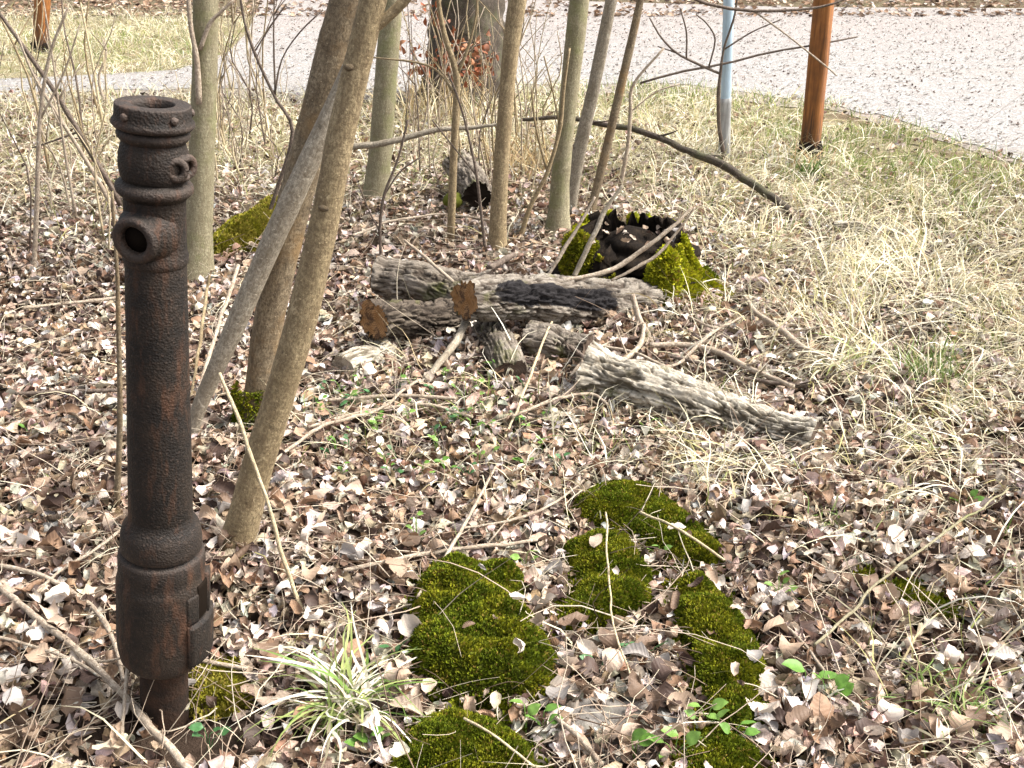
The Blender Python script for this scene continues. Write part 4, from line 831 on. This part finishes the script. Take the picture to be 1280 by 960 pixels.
def grass_density(px, py):
    d = 0.95 * sstep(760, 1050, px + (330 - py) * 0.9) * (1 - sstep(430, 600, py))
    d = d + blobs(px, py, [(640, 530, 190, 55, 0.22), (830, 590, 130, 45, 0.4), (900, 440, 90, 45, 0.3), (430, 480, 80, 90, 0.12), (900, 500, 110, 50, 0.35), (1180, 540, 100, 60, 0.5), (620, 150, 150, 45, 0.8), (520, 200, 90, 35, 0.45), (150, 150, 160, 70, 0.8), (300, 170, 110, 60, 0.7), (60, 250, 80, 60, 0.35), (1150, 600, 130, 55, 0.6), (930, 590, 90, 40, 0.35), (1180, 870, 90, 70, 0.30), (1200, 760, 70, 60, 0.25), (560, 540, 180, 60, 0.10), (690, 570, 90, 40, 0.18), (150, 40, 200, 50, 1.0), (850, 140, 150, 30, 0.5)])
    d = d * (1 - 0.9 * blobs(px, py, [(775, 330, 80, 45, 1)])); d = d * (1 - 0.8 * np.clip(blobs(px, py, [(1110, 150, 110, 16, 1), (1210, 190, 80, 22, 1), (1000, 128, 80, 8, 0.7)]), 0, 1)); return np.clip(d, 0.012, 1)
def green_share(px, py):
    return np.clip(0.10 + blobs(px, py, [(850, 118, 220, 24, 0.6), (1130, 190, 150, 55, 0.7), (1150, 470, 70, 45, 0.35), (560, 530, 150, 60, 0.6), (170, 60, 170, 22, 0.45), (1230, 230, 60, 60, 0.4), (1000, 160, 80, 30, 0.25), (1190, 860, 80, 80, 0.5), (640, 240, 400, 60, 0.1)]), 0, 0.8)
n = 260000; gy_ = 0.9 + (15.5 - 0.9) * rng.random(n) ** 1.3; gx_ = rng.uniform(-1, 1, n) * (0.62 * gy_ + 0.6); px, py, dz = proj(np.stack([gx_, gy_, 0 * gx_], -1))
clump = fbm(np.stack([gx_ * 5, gy_ * 5, gx_ * 0 + 7], -1), 2); dn = grass_density(px, py); keep = (rng.random(n) < dn * np.clip(clump * 2.6 - 0.55, 0.1, 1) * np.clip(gy_ / 3.6, 0.35, 1)) & ~inpoly(PATH, gx_, gy_ + 0.1) & ~(moss_any(gx_, gy_) & (rng.random(n) > 0.1))
gx_, gy_, px, py, dz = gx_[keep], gy_[keep], px[keep], py[keep], dz[keep]; k = len(gx_)
isg = rng.random(k) < green_share(px, py); col = np.where(isg[:, None], GRN[rng.integers(0, 3, k)], DRY[rng.choice(5, k, p=[0.3, 0.3, 0.15, 0.15, 0.10])]) * rng.uniform(0.75, 1.1, (k, 1))
Lg = np.where(isg, rng.uniform(0.05, 0.14, k), rng.uniform(0.10, 0.30, k)); wd = np.where(dz > 4.5, rng.uniform(0.0028, 0.0068, k), rng.uniform(0.0018, 0.0055, k))
yaw_f = 6.283 * fbm(np.stack([gx_ * 3.1, gy_ * 3.1, gx_ * 0 + 2], -1), 2) * 2 + rng.normal(0, 1.0, k)
V, Fs, A = blades(np.stack([gx_, gy_, H(gx_, gy_)], -1), yaw_f, Lg, np.where(isg, 0.25, 0.55) + rng.normal(0, 0.32, k), np.where(isg, 0.8, 1.5) + rng.normal(0, 0.6, k), wd, col, rng)
kind(mesh('dry_grass', V, Fs, GRASS, **A), 'stuff')
def tuft(label, px, py, n, L, wd, cols, probs, seed, th=0.25, kap=1.7, spread=0.03, name='grass_tuft'):
    r = np.random.default_rng(seed); b = gnd(px, py); bx = b[0] + r.normal(0, spread, n); by = b[1] + r.normal(0, spread, n); cols = np.array(cols); c = cols[r.choice(len(cols), n, p=probs)] * r.uniform(0.8, 1.1, (n, 1))
    V, Fs, A = blades(np.stack([bx, by, H(bx, by) + 0.005], -1), r.uniform(0, 6.28, n), r.uniform(0.5, 1.1, n) * L, np.abs(r.normal(th, 0.25, n)), r.normal(kap, 0.4, n), r.uniform(0.6, 1.2, n) * wd, c, r, 9)
    return center(tag(mesh(name, V, Fs, GRASS, **A), label, 'grass'))
PG, PW, PS, GG, DG = (0.30, 0.36, 0.12), (0.72, 0.68, 0.56), (0.62, 0.55, 0.36), (0.13, 0.21, 0.045), (0.07, 0.13, 0.03)
tuft('arching sedge tuft with pale bleached blades, left of the largest moss cushion', 440, 893, 150, 0.24, 0.0075, [PW, PG, GG, PS], [0.36, 0.28, 0.22, 0.14], 1, 0.35, 1.75, 0.026)
tuft('fresh green grass tuft in the dry grass at right', 1155, 480, 130, 0.17, 0.004, [GG, DG, PG], [0.5, 0.3, 0.2], 2, 0.1, 0.9, 0.05)
tuft('pale straw grass tuft beside the tip of the forked pale branch', 1050, 470, 130, 0.24, 0.006, [PW, PS, PG], [0.5, 0.35, 0.15], 3, 0.3, 2.0, 0.05)
tuft('bleached drooping grass tuft right of the end of the long pale log', 1110, 628, 80, 0.17, 0.008, [PW, PS], [0.7, 0.3], 4, 0.5, 2.2, 0.035)
tuft('small green and straw grass tuft in the lower right corner', 1190, 900, 85, 0.17, 0.004, [GG, PS, PG], [0.4, 0.35, 0.25], 5, 0.3, 1.4, 0.05)
tuft('straw grass tuft between the long pale log and the upper moss cushion', 900, 598, 90, 0.16, 0.004, [PS, PW, PG], [0.45, 0.35, 0.2], 6, 0.5, 2.0, 0.05)
tuft('dry grass tuft grown around the foot of the large orange post', 1012, 216, 60, 0.22, 0.006, [PS, (0.5, 0.34, 0.18), PW], [0.4, 0.4, 0.2], 7, 0.2, 1.2, 0.07)
tuft('dark green leafy grass tuft below the foot of the large orange post', 1012, 222, 45, 0.16, 0.012, [DG, GG], [0.6, 0.4], 8, 0.3, 1.0, 0.05)
tuft('low green grass tuft under the thorny twig at right', 1050, 668, 60, 0.10, 0.004, [GG, PG, PS], [0.5, 0.3, 0.2], 9, 0.4, 1.2, 0.04)
tuft('brownish dry grass tuft right of the slim tan trunk base', 665, 215, 170, 0.35, 0.006, [(0.5, 0.36, 0.18), PS, (0.36, 0.26, 0.13)], [0.4, 0.35, 0.25], 10, 0.15, 0.9, 0.14)
tuft('tall straw grass tuft on the path edge by the large dark trunk', 540, 150, 200, 0.45, 0.007, [PS, (0.46, 0.35, 0.18), (0.36, 0.26, 0.13)], [0.45, 0.35, 0.2], 11, 0.15, 0.8, 0.22)

# ------------------------------------------------------------------ seedlings with green leaves
def seedling(label, px, py, spots, size, col, seed, stemh=0.03, cat='seedling', name='seedling'):
    r = np.random.default_rng(seed); b = gnd(px, py); root = thing(name, label, cat, b); k = depth(b) / F
    for (dx, dy_) in spots:
        tip = np.array([dx * k, r.uniform(-0.01, 0.01), max(0.035, -dy_ * k * 1.05 + 0.035)]); s_ = size * r.uniform(0.8, 1.2)
        V, Fs, A = tube(spline([np.array([0, 0, -0.01]), tip * [0.4, 0.4, 0.7], tip], 5), np.linspace(0.0012, 0.0008, 5), 5); mesh('stalk', V, Fs, GREEN, root, col=np.tile(np.array(col) * 1.2, (len(V), 1)))
        t = np.linspace(0, 1, 7)[:, None]; s = np.linspace(-1, 1, 5)[None]; hw = 0.36 * np.sin(math.pi * t ** 0.85) ** 0.8 + 0.005; x = t + 0 * s; y = hw * s; z = 0.25 * np.abs(y) - 0.35 * (t - 0.3) ** 2 * r.uniform(0.3, 1.3) + 0.03 * np.sin(t * 9)
        Vl = np.stack([x, y + 0 * x, z + 0 * s], -1).reshape(-1, 3) * s_; a = math.atan2(r.normal(-0.2, 0.7), dx + r.normal(0, 4)); up_t = r.uniform(0.1, 0.9)
        Rl = (Matrix.Rotation(a, 3, 'Z') @ Matrix.Rotation(-up_t, 3, 'Y') @ Matrix.Rotation(r.uniform(-0.6, 0.6), 3, 'X')); Vl = Vl @ np.array(Rl).T + tip
        i = np.arange(6)[:, None] * 5; j = np.arange(4)[None]; mesh('leaf', Vl, np.stack([i + j, i + j + 1, i + 6 + j, i + 5 + j], -1).reshape(-1, 4), GREEN, root, col=np.tile(np.array(col) * r.uniform(0.85, 1.2), (35, 1)))
    return root
g1, g2, g3 = (0.12, 0.25, 0.04), (0.06, 0.16, 0.055), (0.17, 0.30, 0.06)
seedling('two leaf green seedling growing against the foot of the pump', 203, 880, [(-6, -8), (6, -10), (0, -22)], 0.022, g1, 1)
seedling('green seedling between the pump moss and the bottom edge', 262, 940, [(-8, -8), (6, -10), (14, -2), (-2, -18)], 0.024, g2, 2)
seedling('bright green broad seedling below the sedge tuft', 462, 950, [(-10, -6), (4, -16), (12, -6), (0, -4)], 0.034, g1, 3)
seedling('tall leaf pair seedling right of the bottom moss cushion', 657, 920, [(-2, -22), (3, -8)], 0.030, g3, 4)
seedling('green shoot right of the tall leaf pair seedling', 678, 922, [(2, -16), (-5, -4), (7, -6)], 0.030, g1, 5)
seedling('dark green three lobed ivy leaf on the litter among the moss cushions', 803, 832, [(-14, -6), (12, -8), (0, -2)], 0.034, g2, 6, name='ivy_plant', cat='ivy')
seedling('dark ivy leaf lower left of the three lobed ivy leaf', 745, 852, [(-4, -4), (6, -2)], 0.032, g2, 7, name='ivy_plant', cat='ivy')
seedling('large bright seedling with upright leaves at lower right', 1005, 872, [(-4, -22), (-16, -4), (12, -12)], 0.044, g1, 8)
seedling('broad leaved seedling right beside the large upright one', 1032, 885, [(-6, -14), (6, -18), (12, -2), (0, 2)], 0.036, g1, 9)
seedling('green seedling cluster on the lower end of the curved moss cushion', 882, 918, [(-8, -16), (4, -20), (10, -6), (-14, -4), (0, -4)], 0.030, g3, 10)
seedling('pair of round green leaves right of the seedling cluster', 915, 938, [(-6, -10), (8, -12), (14, -2)], 0.030, g1, 11)
seedling('spreading green seedlings at the bottom edge left of the corner moss', 842, 955, [(-14, -14), (4, -18), (14, -10), (-4, -2), (22, -4)], 0.030, g3, 12)
seedling('lone green seedling at the bottom edge under the flat stone', 792, 958, [(-4, -14), (4, -10)], 0.032, g1, 13)
seedling('thin upright green shoot in the leaves above the largest cushion', 521, 690, [(0, -28), (-4, -16), (4, -8), (2, -36)], 0.022, g3, 14)
seedling('small blue green seedling left of the largest moss cushion', 495, 832, [(-6, -6), (6, -8), (0, -2)], 0.024, g2, 15)
seedling('green seedling tucked at the left edge of the largest cushion', 528, 798, [(-6, -8), (6, -4)], 0.026, g2, 16)
seedling('green weed right of the long curved moss cushion', 972, 758, [(-8, -10), (4, -14), (10, -4), (-2, -22)], 0.026, g3, 17)
seedling('green leaf rosette near the bleached drooping grass tuft', 1202, 645, [(-10, -6), (6, -12), (12, -2), (-2, -2)], 0.030, g1, 18)
seedling('small green weed on the upper moss cushion', 822, 708, [(-6, -4), (6, -8), (0, -12)], 0.020, g3, 19)
seedling('green weed growing between the two middle moss cushions', 656, 718, [(-6, -8), (4, -14), (8, -2)], 0.026, g3, 20)
seedling('small green weed below the left end of the log pile', 582, 508, [(-12, -10), (0, -18), (10, -12), (16, -4), (-6, -2)], 0.022, g3, 21)
seedling('small green weed in front of the long pale log', 810, 552, [(-8, -8), (2, -16), (10, -6)], 0.022, g3, 22)
seedling('tiny green weed at the left edge of the leaves left of the pump', 38, 552, [(-4, -4), (5, -6)], 0.022, g1, 23)
rs = random.Random(44)
for q in range(58):
    px = rs.uniform(390, 700); py = rs.uniform(475, 610)
    lb = None
    while lb is None or lb in taken:
        px = rs.uniform(390, 700); py = rs.uniform(475, 610); nlf = rs.randint(2, 5); gc = rs.choice([g1, g2, g3]); zone = 'by the leaning tan trunk' if px < 470 else ('below the orange ended log' if px < 580 else 'below the cut branch')
        lb = 'tiny %s sprout with %s leaves %s, %s' % ({g1: 'green', g2: 'blue green', g3: 'yellow green'}[gc], {2: 'two', 3: 'three', 4: 'four', 5: 'five'}[nlf], zone, 'nearer the logs' if py < 540 else 'nearer the moss cushions')
    taken.add(lb); b = seedling(lb, px, py, [(rs.uniform(-8, 8), rs.uniform(-14, -2)) for _ in range(nlf)], rs.uniform(0.012, 0.02), gc, 300 + q)
    b['group'] = 'tiny sprouts below the log pile'

# ------------------------------------------------------------------ sticks and twigs
def stick(name, label, pts, mat=TWIG, lift=0.0, air=None, cat='stick', twigs=0, sides=8):
    "pts: (px, py, width px[, height above ground])"
    P4 = []
    for q, p in enumerate(pts):
        h_ = p[3] if len(p) > 3 else lift
        c = at(p[0], p[1], air[q]) if air and air[q] is not None else gnd(p[0], p[1], h_ + 0.036); P4.append((*c, 0.42 * p[2] * depth(c) / F))
    S4 = spline(P4, 44); ln = np.linalg.norm(S4[-1, :3] - S4[0, :3]); S4[:, :3] += (0.006 + 0.012 * min(ln, 2.0)) * (np.stack([fbm(S4[:, :3] * 11 + k_ * 7, 3) for k_ in range(3)], -1) - 0.5); S4[:, 3] *= 0.85 + 0.3 * fbm(S4[:, :3] * 30, 2)
    c = S4[:, :3].mean(0); c[2] = S4[:, 2].min(); root = thing(name, label, cat, c)
    V, Fs, A = tube(S4[:, :3], S4[:, 3], sides, 0.16, 30, seed=random.random() * 9); mesh('shaft', local(V, root), Fs, mat, root, **A)
    for q in range(twigs):
        i_ = random.randint(8, 40); o = S4[i_, :3]; T_ = S4[i_ + 1, :3] - S4[i_ - 1, :3]; T_ /= np.linalg.norm(T_); v = T_ + np.array([random.uniform(-1, 1), random.uniform(-1, 1), random.uniform(0.1, 0.7)]) * 0.9; v /= np.linalg.norm(v); L_ = random.uniform(0.06, 0.2)
        V, Fs, A = tube(spline([o, o + v * L_ * 0.5, o + v * L_ + [0, 0, 0.01]], 6), np.linspace(S4[i_, 3] * 0.5, S4[i_, 3] * 0.2, 6), 5); mesh('twig', local(V, root), Fs, mat, root, **A)
    return root
stick('fallen_branch', 'dark fallen branch arching across the grass from the saplings to the right', [(652, 150, 5), (700, 147, 7), (760, 157, 8), (800, 164, 9), (850, 184, 10), (900, 206, 12), (955, 240, 12), (1000, 274, 13)], B_DARK, air=[6.35, 6.3, 6.2, 6.1, 5.95, 5.75, 5.5, 5.3], twigs=4, sides=12)
stick('fallen_branch', 'slender grey pole lying level between the leaning trunks and slim tan trunk', [(380, 190, 10), (440, 184, 10), (500, 175, 9), (545, 163, 8), (600, 158, 6), (625, 156, 5)], B_GREY, air=[5.4] * 6, sides=10)
stick('fallen_branch', 'bare white branch pointing into the dry grass right of the stump', [(930, 370, 5), (945, 390, 7), (975, 412, 9), (1000, 432, 10), (1038, 449, 9)], TWIG, 0.03, twigs=1)
stick('fallen_branch', 'grey branch lying above the long pale log, thicker of the two', [(812, 432, 9), (860, 432, 10), (900, 442, 10), (940, 462, 9), (992, 484, 7)], TWIG, 0.02, twigs=3)
stick('fallen_branch', 'thin grey branch just below the thicker one above the long log', [(850, 474, 6), (900, 471, 7), (960, 478, 7), (1008, 484, 6)], TWIG_D, 0.015, twigs=2)
stick('fallen_branch', 'grey bent branch leaning from the charred log down to the leaves', [(582, 402, 12, 0.07), (568, 430, 12, 0.05), (548, 455, 11, 0.03), (527, 480, 9, 0.0)], B_GREY)
stick('fallen_branch', 'pale bent stick resting on the charred log in front of the stump', [(690, 352, 7), (740, 345, 8), (775, 333, 8), (810, 308, 7), (840, 285, 6), (866, 258, 4)], TWIG, air=[3.78, 3.8, 3.82, 3.84, 3.86, 3.9], twigs=1)
stick('fallen_branch', 'thin grey stick slanting up the dark face of the stump', [(718, 345, 8), (731, 318, 8), (745, 288, 8), (757, 262, 7), (778, 232, 5)], B_GREY, air=[3.88, 3.9, 3.92, 3.94, 3.96])
0 and stick('fallen_branch', 'short upright stick beside the slanting one on the stump', [(746, 340, 7), (752, 318, 7), (757, 290, 6), (760, 270, 5)], TWIG, air=[3.9, 3.92, 3.93, 3.94])
stick('fallen_branch', 'thin pale stick slanting at the left foot of the mossy stump', [(684, 346, 5), (700, 318, 6), (718, 290, 5), (744, 246, 4)], TWIG, air=[3.84, 3.86, 3.88, 3.9])
stick('fallen_branch', 'thin curved twig below the pale bent stick before the stump', [(765, 350, 4), (795, 335, 5), (822, 318, 5), (845, 292, 4), (870, 258, 3)], TWIG, air=[3.82, 3.84, 3.86, 3.88, 3.9])
stick('fallen_branch', 'pale forked branch leaning on the right end of the charred log', [(790, 368, 8), (800, 400, 9), (812, 425, 9), (822, 452, 7)], TWIG, air=[3.72, 3.68, 3.62, 3.52], twigs=2)
stick('fallen_branch', 'curved pale branch in the tangle below the charred log', [(805, 405, 6), (800, 430, 8), (780, 450, 8), (772, 458, 7)], TWIG, 0.03, twigs=1)
stick('fallen_branch', 'thin branch lying from the charred log towards the long pale log', [(675, 403, 5), (700, 425, 6), (728, 445, 7), (745, 470, 6)], TWIG_D, 0.05, twigs=2)
stick('fallen_branch', 'short pale twig crossing the tangle right of the charred log', [(815, 462, 4), (850, 452, 5), (880, 425, 4), (915, 400, 3)], TWIG, 0.03, twigs=1)
stick('fallen_branch', 'dark twig lying under the grey branch above the long log', [(835, 445, 5), (880, 456, 6), (930, 480, 5)], TWIG_D, 0.03, twigs=1)
stick('fallen_branch', 'pale twig at the upper end of the long pale log', [(740, 430, 4), (790, 440, 5), (840, 462, 5)], TWIG, 0.03, twigs=1)
stick('fallen_branch', 'thin bent twig lying right of the stump foot', [(862, 395, 4), (895, 410, 4), (930, 395, 3)], TWIG, 0.03, twigs=1)
stick('fallen_branch', 'brown twig lying along the far side of the long pale log', [(880, 492, 5), (930, 505, 5), (985, 500, 4)], TWIG_D, 0.03, twigs=1)
stick('fallen_branch', 'pale stick poking up between charred log and long log', [(712, 470, 5), (735, 445, 5), (765, 425, 4)], TWIG, 0.03, twigs=1)
stick('fallen_branch', 'thin dark stick in front of the cut branch end', [(690, 505, 5), (725, 480, 6), (760, 470, 5)], TWIG_D, 0.03, twigs=1)
stick('fallen_branch', 'pale crooked twig near the small bleached wood chunk', [(640, 520, 4), (690, 500, 5), (738, 492, 5), (760, 505, 4)], TWIG, 0.03, twigs=1)
stick('stick', 'thick pale stick running diagonally into the lower left corner below the pump', [(-20, 720, 9), (28, 757, 10), (80, 800, 11), (140, 852, 11), (190, 912, 12), (250, 975, 12)], TWIG, 0.02, twigs=2)
stick('stick', 'pale curved stick above the thick diagonal one in the lower left corner', [(-10, 708, 7), (30, 715, 7), (85, 735, 8), (125, 772, 8), (145, 815, 7), (155, 850, 6)], TWIG, 0.02, twigs=1)
stick('stick', 'thin pale stick lying between the diagonal stick and left edge', [(-10, 795, 5), (40, 808, 5), (95, 828, 5), (145, 858, 4)], TWIG, 0.02)
stick('stick', 'upright short stick just left of the pump foot', [(160, 822, 6, 0.08), (156, 870, 6, 0.04), (150, 930, 6, 0.0)], TWIG)
stick('stick', 'stick poking out right from behind the pump foot', [(225, 820, 7), (260, 828, 7), (308, 836, 6)], TWIG, 0.01)
stick('dry_stalk', 'long straw stalk leaning on the tan trunk down to the leaves', [(275, 465, 5), (300, 530, 6), (332, 620, 6), (352, 690, 7), (374, 755, 7), (392, 800, 6)], STRAW, air=[2.16, 2.12, 2.08, 2.05, 2.01, float(gnd(392, 800)[1])], cat='stalk')
stick('dry_stalk', 'straight straw stalk slanting in front of the cut branch end', [(690, 402, 3, 0.10), (672, 448, 4, 0.06), (655, 490, 4, 0.03), (632, 548, 4, 0.0)], STRAW, cat='stalk')
stick('stick', 'grey brown stick slanting down to the top of the largest moss cushion', [(622, 580, 4), (590, 640, 5), (560, 690, 6), (522, 748, 7)], TWIG, 0.03)
stick('stick', 'long thin stick lying across the leaves above the largest cushion', [(430, 712, 6), (500, 697, 7), (560, 688, 7), (620, 682, 6), (672, 674, 5)], TWIG, 0.02, twigs=1)
stick('stick', 'thin twig curving toward the upper moss cushion from the left', [(578, 660, 4), (640, 650, 4), (690, 630, 4), (730, 600, 3)], TWIG, 0.03, twigs=1)
stick('stick', 'upper of two parallel pale sticks in front of the log pile', [(410, 500, 5), (460, 496, 6), (520, 494, 6), (570, 498, 5)], TWIG, 0.02)
stick('stick', 'lower of two parallel pale sticks in front of the log pile', [(385, 535, 5), (440, 518, 6), (500, 507, 5), (540, 507, 5), (590, 522, 4)], TWIG, 0.02, twigs=1)
stick('stick', 'long pale stick curving left from the tan trunk to the log pile', [(340, 580, 5), (400, 535, 6), (470, 512, 5), (520, 475, 4)], TWIG, 0.03)
stick('stick', 'dark stick lying on the leaves left of the pump barrel', [(20, 492, 6), (80, 490, 7), (150, 488, 6)], TWIG_D, 0.02)
stick('stick', 'pale stick lying on the leaves above the dark one left of pump', [(28, 385, 5), (80, 380, 5), (150, 372, 5)], TWIG, 0.02, twigs=1)
stick('stick', 'pale slanting stick touching the pump shoulder from the left', [(40, 745, 5), (80, 712, 5), (120, 685, 5), (152, 662, 5)], TWIG, 0.02)
stick('thorny_twig', 'long thin olive twig arching up to the right edge', [(1018, 806, 4), (1060, 770, 5), (1110, 720, 4), (1170, 672, 4), (1260, 610, 3)], B_OLIVE, 0.06, twigs=3)
stick('stick', 'short pale stick lying right of the bottom moss cushion', [(695, 896, 7), (720, 918, 8), (752, 955, 8)], TWIG, 0.015)
stick('stick', 'thin stick lying right of the long curved cushion', [(960, 765, 4), (1000, 800, 5), (1040, 850, 4)], TWIG, 0.02)
stick('dry_stalk', 'fine straw stalk drooping over the middle moss cushion', [(757, 640, 3, 0.10), (760, 720, 3, 0.07), (768, 780, 3, 0.05), (788, 842, 3, 0.02)], STRAW, cat='stalk')
stick('dry_stalk', 'straw stalk crossing the upper moss cushion', [(800, 640, 4, 0.06), (850, 662, 4, 0.07), (905, 700, 4, 0.02)], STRAW, cat='stalk')
stick('dry_stalk', 'straw stalk lying on the bottom moss cushion', [(580, 898, 4, 0.06), (620, 922, 4, 0.06), (668, 958, 4, 0.02)], STRAW, cat='stalk')
stick('dry_stalk', 'pale cane leaning between pump and the steep thin stem', [(240, 520, 5, 0.0), (262, 440, 6, 0.12), (280, 385, 6, 0.22), (298, 332, 6, 0.3)], TWIG, cat='stalk')
stick('dry_stalk', 'second pale cane crossing behind the pump at barrel height', [(238, 500, 4, 0.0), (250, 430, 5, 0.12), (258, 370, 5, 0.2), (262, 345, 4, 0.26)], B_TAN, cat='stalk')
stick('stick', 'thin twig arching low over leaves behind the upper left log', [(440, 295, 4), (490, 276, 4), (560, 268, 3), (640, 280, 3)], TWIG, 0.06)
stick('fallen_branch', 'pale stick lying across the top of the upper left log', [(505, 300, 4), (535, 325, 5), (566, 352, 5)], TWIG, air=[3.98, 3.90, 3.84])
stick('fallen_branch', 'dark broken stub behind the logs at the slim tan trunk', [(612, 335, 10), (630, 325, 11), (642, 318, 8)], TWIG_D, 0.03)

# twig litter: uncountable
def twig_litter(n, name, seed, area):
    r = np.random.default_rng(seed); d = area[0] + (area[1] - area[0]) * r.random(n) ** 1.1; x = r.uniform(-1, 1, n) * (0.62 * d + 0.5); m = 6; L = r.lognormal(math.log(0.16), 0.5, n); yaw = r.uniform(0, 6.28, n); cur = r.normal(0, 0.8, n); rise = np.abs(r.normal(0, 0.14, n)) + (r.random(n) < 0.12) * r.uniform(0.3, 1.0, n)
    t = np.linspace(0, 1, m)[None]; a = yaw[:, None] + cur[:, None] * t + r.normal(0, 0.12, (n, m)); X_ = x[:, None] + np.cumsum(np.cos(a), 1) / m * L[:, None]; Y_ = d[:, None] + np.cumsum(np.sin(a), 1) / m * L[:, None]
    Z_ = H(X_, Y_) + 0.03 + 0.012 * r.random((n, 1)) + rise[:, None] * t * L[:, None] * np.where(r.random((n, 1)) < 0.5, 1, 1 - 0.8 * t); P_ = np.stack([X_, Y_, Z_], -1); rad = r.uniform(0.0006, 0.0022, n)[:, None] * (1 - 0.5 * t)
    s = np.stack([-np.sin(a), np.cos(a), 0 * a], -1); u = np.array([0, 0, 1.]); V = np.stack([P_ + s * rad[..., None], P_ - s * 0.5 * rad[..., None] + u * 0.87 * rad[..., None], P_ - s * 0.5 * rad[..., None] - u * 0.87 * rad[..., None]], 2).reshape(-1, 3)
    i = np.arange(m - 1)[:, None] * 3; j = np.arange(3)[None]; k = (j + 1) % 3; Fq = np.stack([i + j, i + k, i + 3 + k, i + 3 + j], -1).reshape(-1, 4); Fq = (Fq[None] + (np.arange(n) * m * 3)[:, None, None]).reshape(-1, 4)
    c = np.array([(0.52, 0.44, 0.34), (0.42, 0.33, 0.25), (0.24, 0.17, 0.12), (0.62, 0.55, 0.42), (0.13, 0.095, 0.075)])[r.choice(5, n, p=[0.3, 0.25, 0.2, 0.15, 0.1])]
    return kind(mesh(name, V, Fq, GRASS, col=np.repeat(c, m * 3, 0)), 'stuff')
twig_litter(9500, 'twig_litter', 3, (1.1, 7.0))

# ------------------------------------------------------------------ beech spray with withered leaves in front of the dark trunk
bb = gnd(545, 135); beech = thing('beech_shrub', 'young beech shrub with withered red brown leaves before the dark trunk', 'shrub', bb)
rs = random.Random(9); lm = {}
tips = []
for q, pts in enumerate([[(545, 128, 4), (566, 84, 3), (592, 62, 2.4), (616, 74, 2)], [(545, 120, 3), (560, 92, 2.6), (590, 96, 2), (610, 88, 2)], [(545, 135, 5), (548, 95, 4), (560, 60, 3), (590, 52, 2)], [(545, 130, 4), (565, 95, 3), (590, 78, 2.4), (625, 66, 2)], [(546, 120, 4), (552, 70, 3), (545, 30, 3), (538, 5, 2)], [(548, 110, 3), (575, 88, 2.5), (600, 90, 2)], [(545, 128, 4), (530, 90, 3), (512, 60, 2)], [(546, 100, 3), (575, 66, 2.5), (612, 52, 2)]]):
    S4 = stem_pts(pts, bb[1] - 0.05 * q, 12); V, Fs, A = tube(S4[:, :3], S4[:, 3], 5); mesh('branch', local(V, beech), Fs, TWIG_D, beech, **A); tips += [p for p in S4[4:, :3]]
for q in range(190):
    V, Fq, luv = protos_lo[q % 6]; ck = rs.choice([(0.30, 0.095, 0.04), (0.24, 0.08, 0.035), (0.38, 0.18, 0.09), (0.22, 0.09, 0.05)])
    key = (q % 6, ck)
    if key not in lm:
        o = mesh('leaf', V, Fq, LEAF, beech, col=np.tile(ck, (len(V), 1)), luv=luv); lm[key] = o.data
    else: o = bpy.data.objects.new('leaf', lm[key]); C.objects.link(o); o.parent = beech
    p = rs.choice(tips) - bb + np.array([rs.gauss(0, 0.06), rs.gauss(0, 0.06), rs.gauss(0, 0.04)]); o.location = [float(c) for c in p]; o.rotation_euler = (rs.uniform(0, 6), rs.uniform(0, 6), rs.uniform(0, 6)); s_ = rs.uniform(0.045, 0.085); o.scale = (s_, s_, s_)
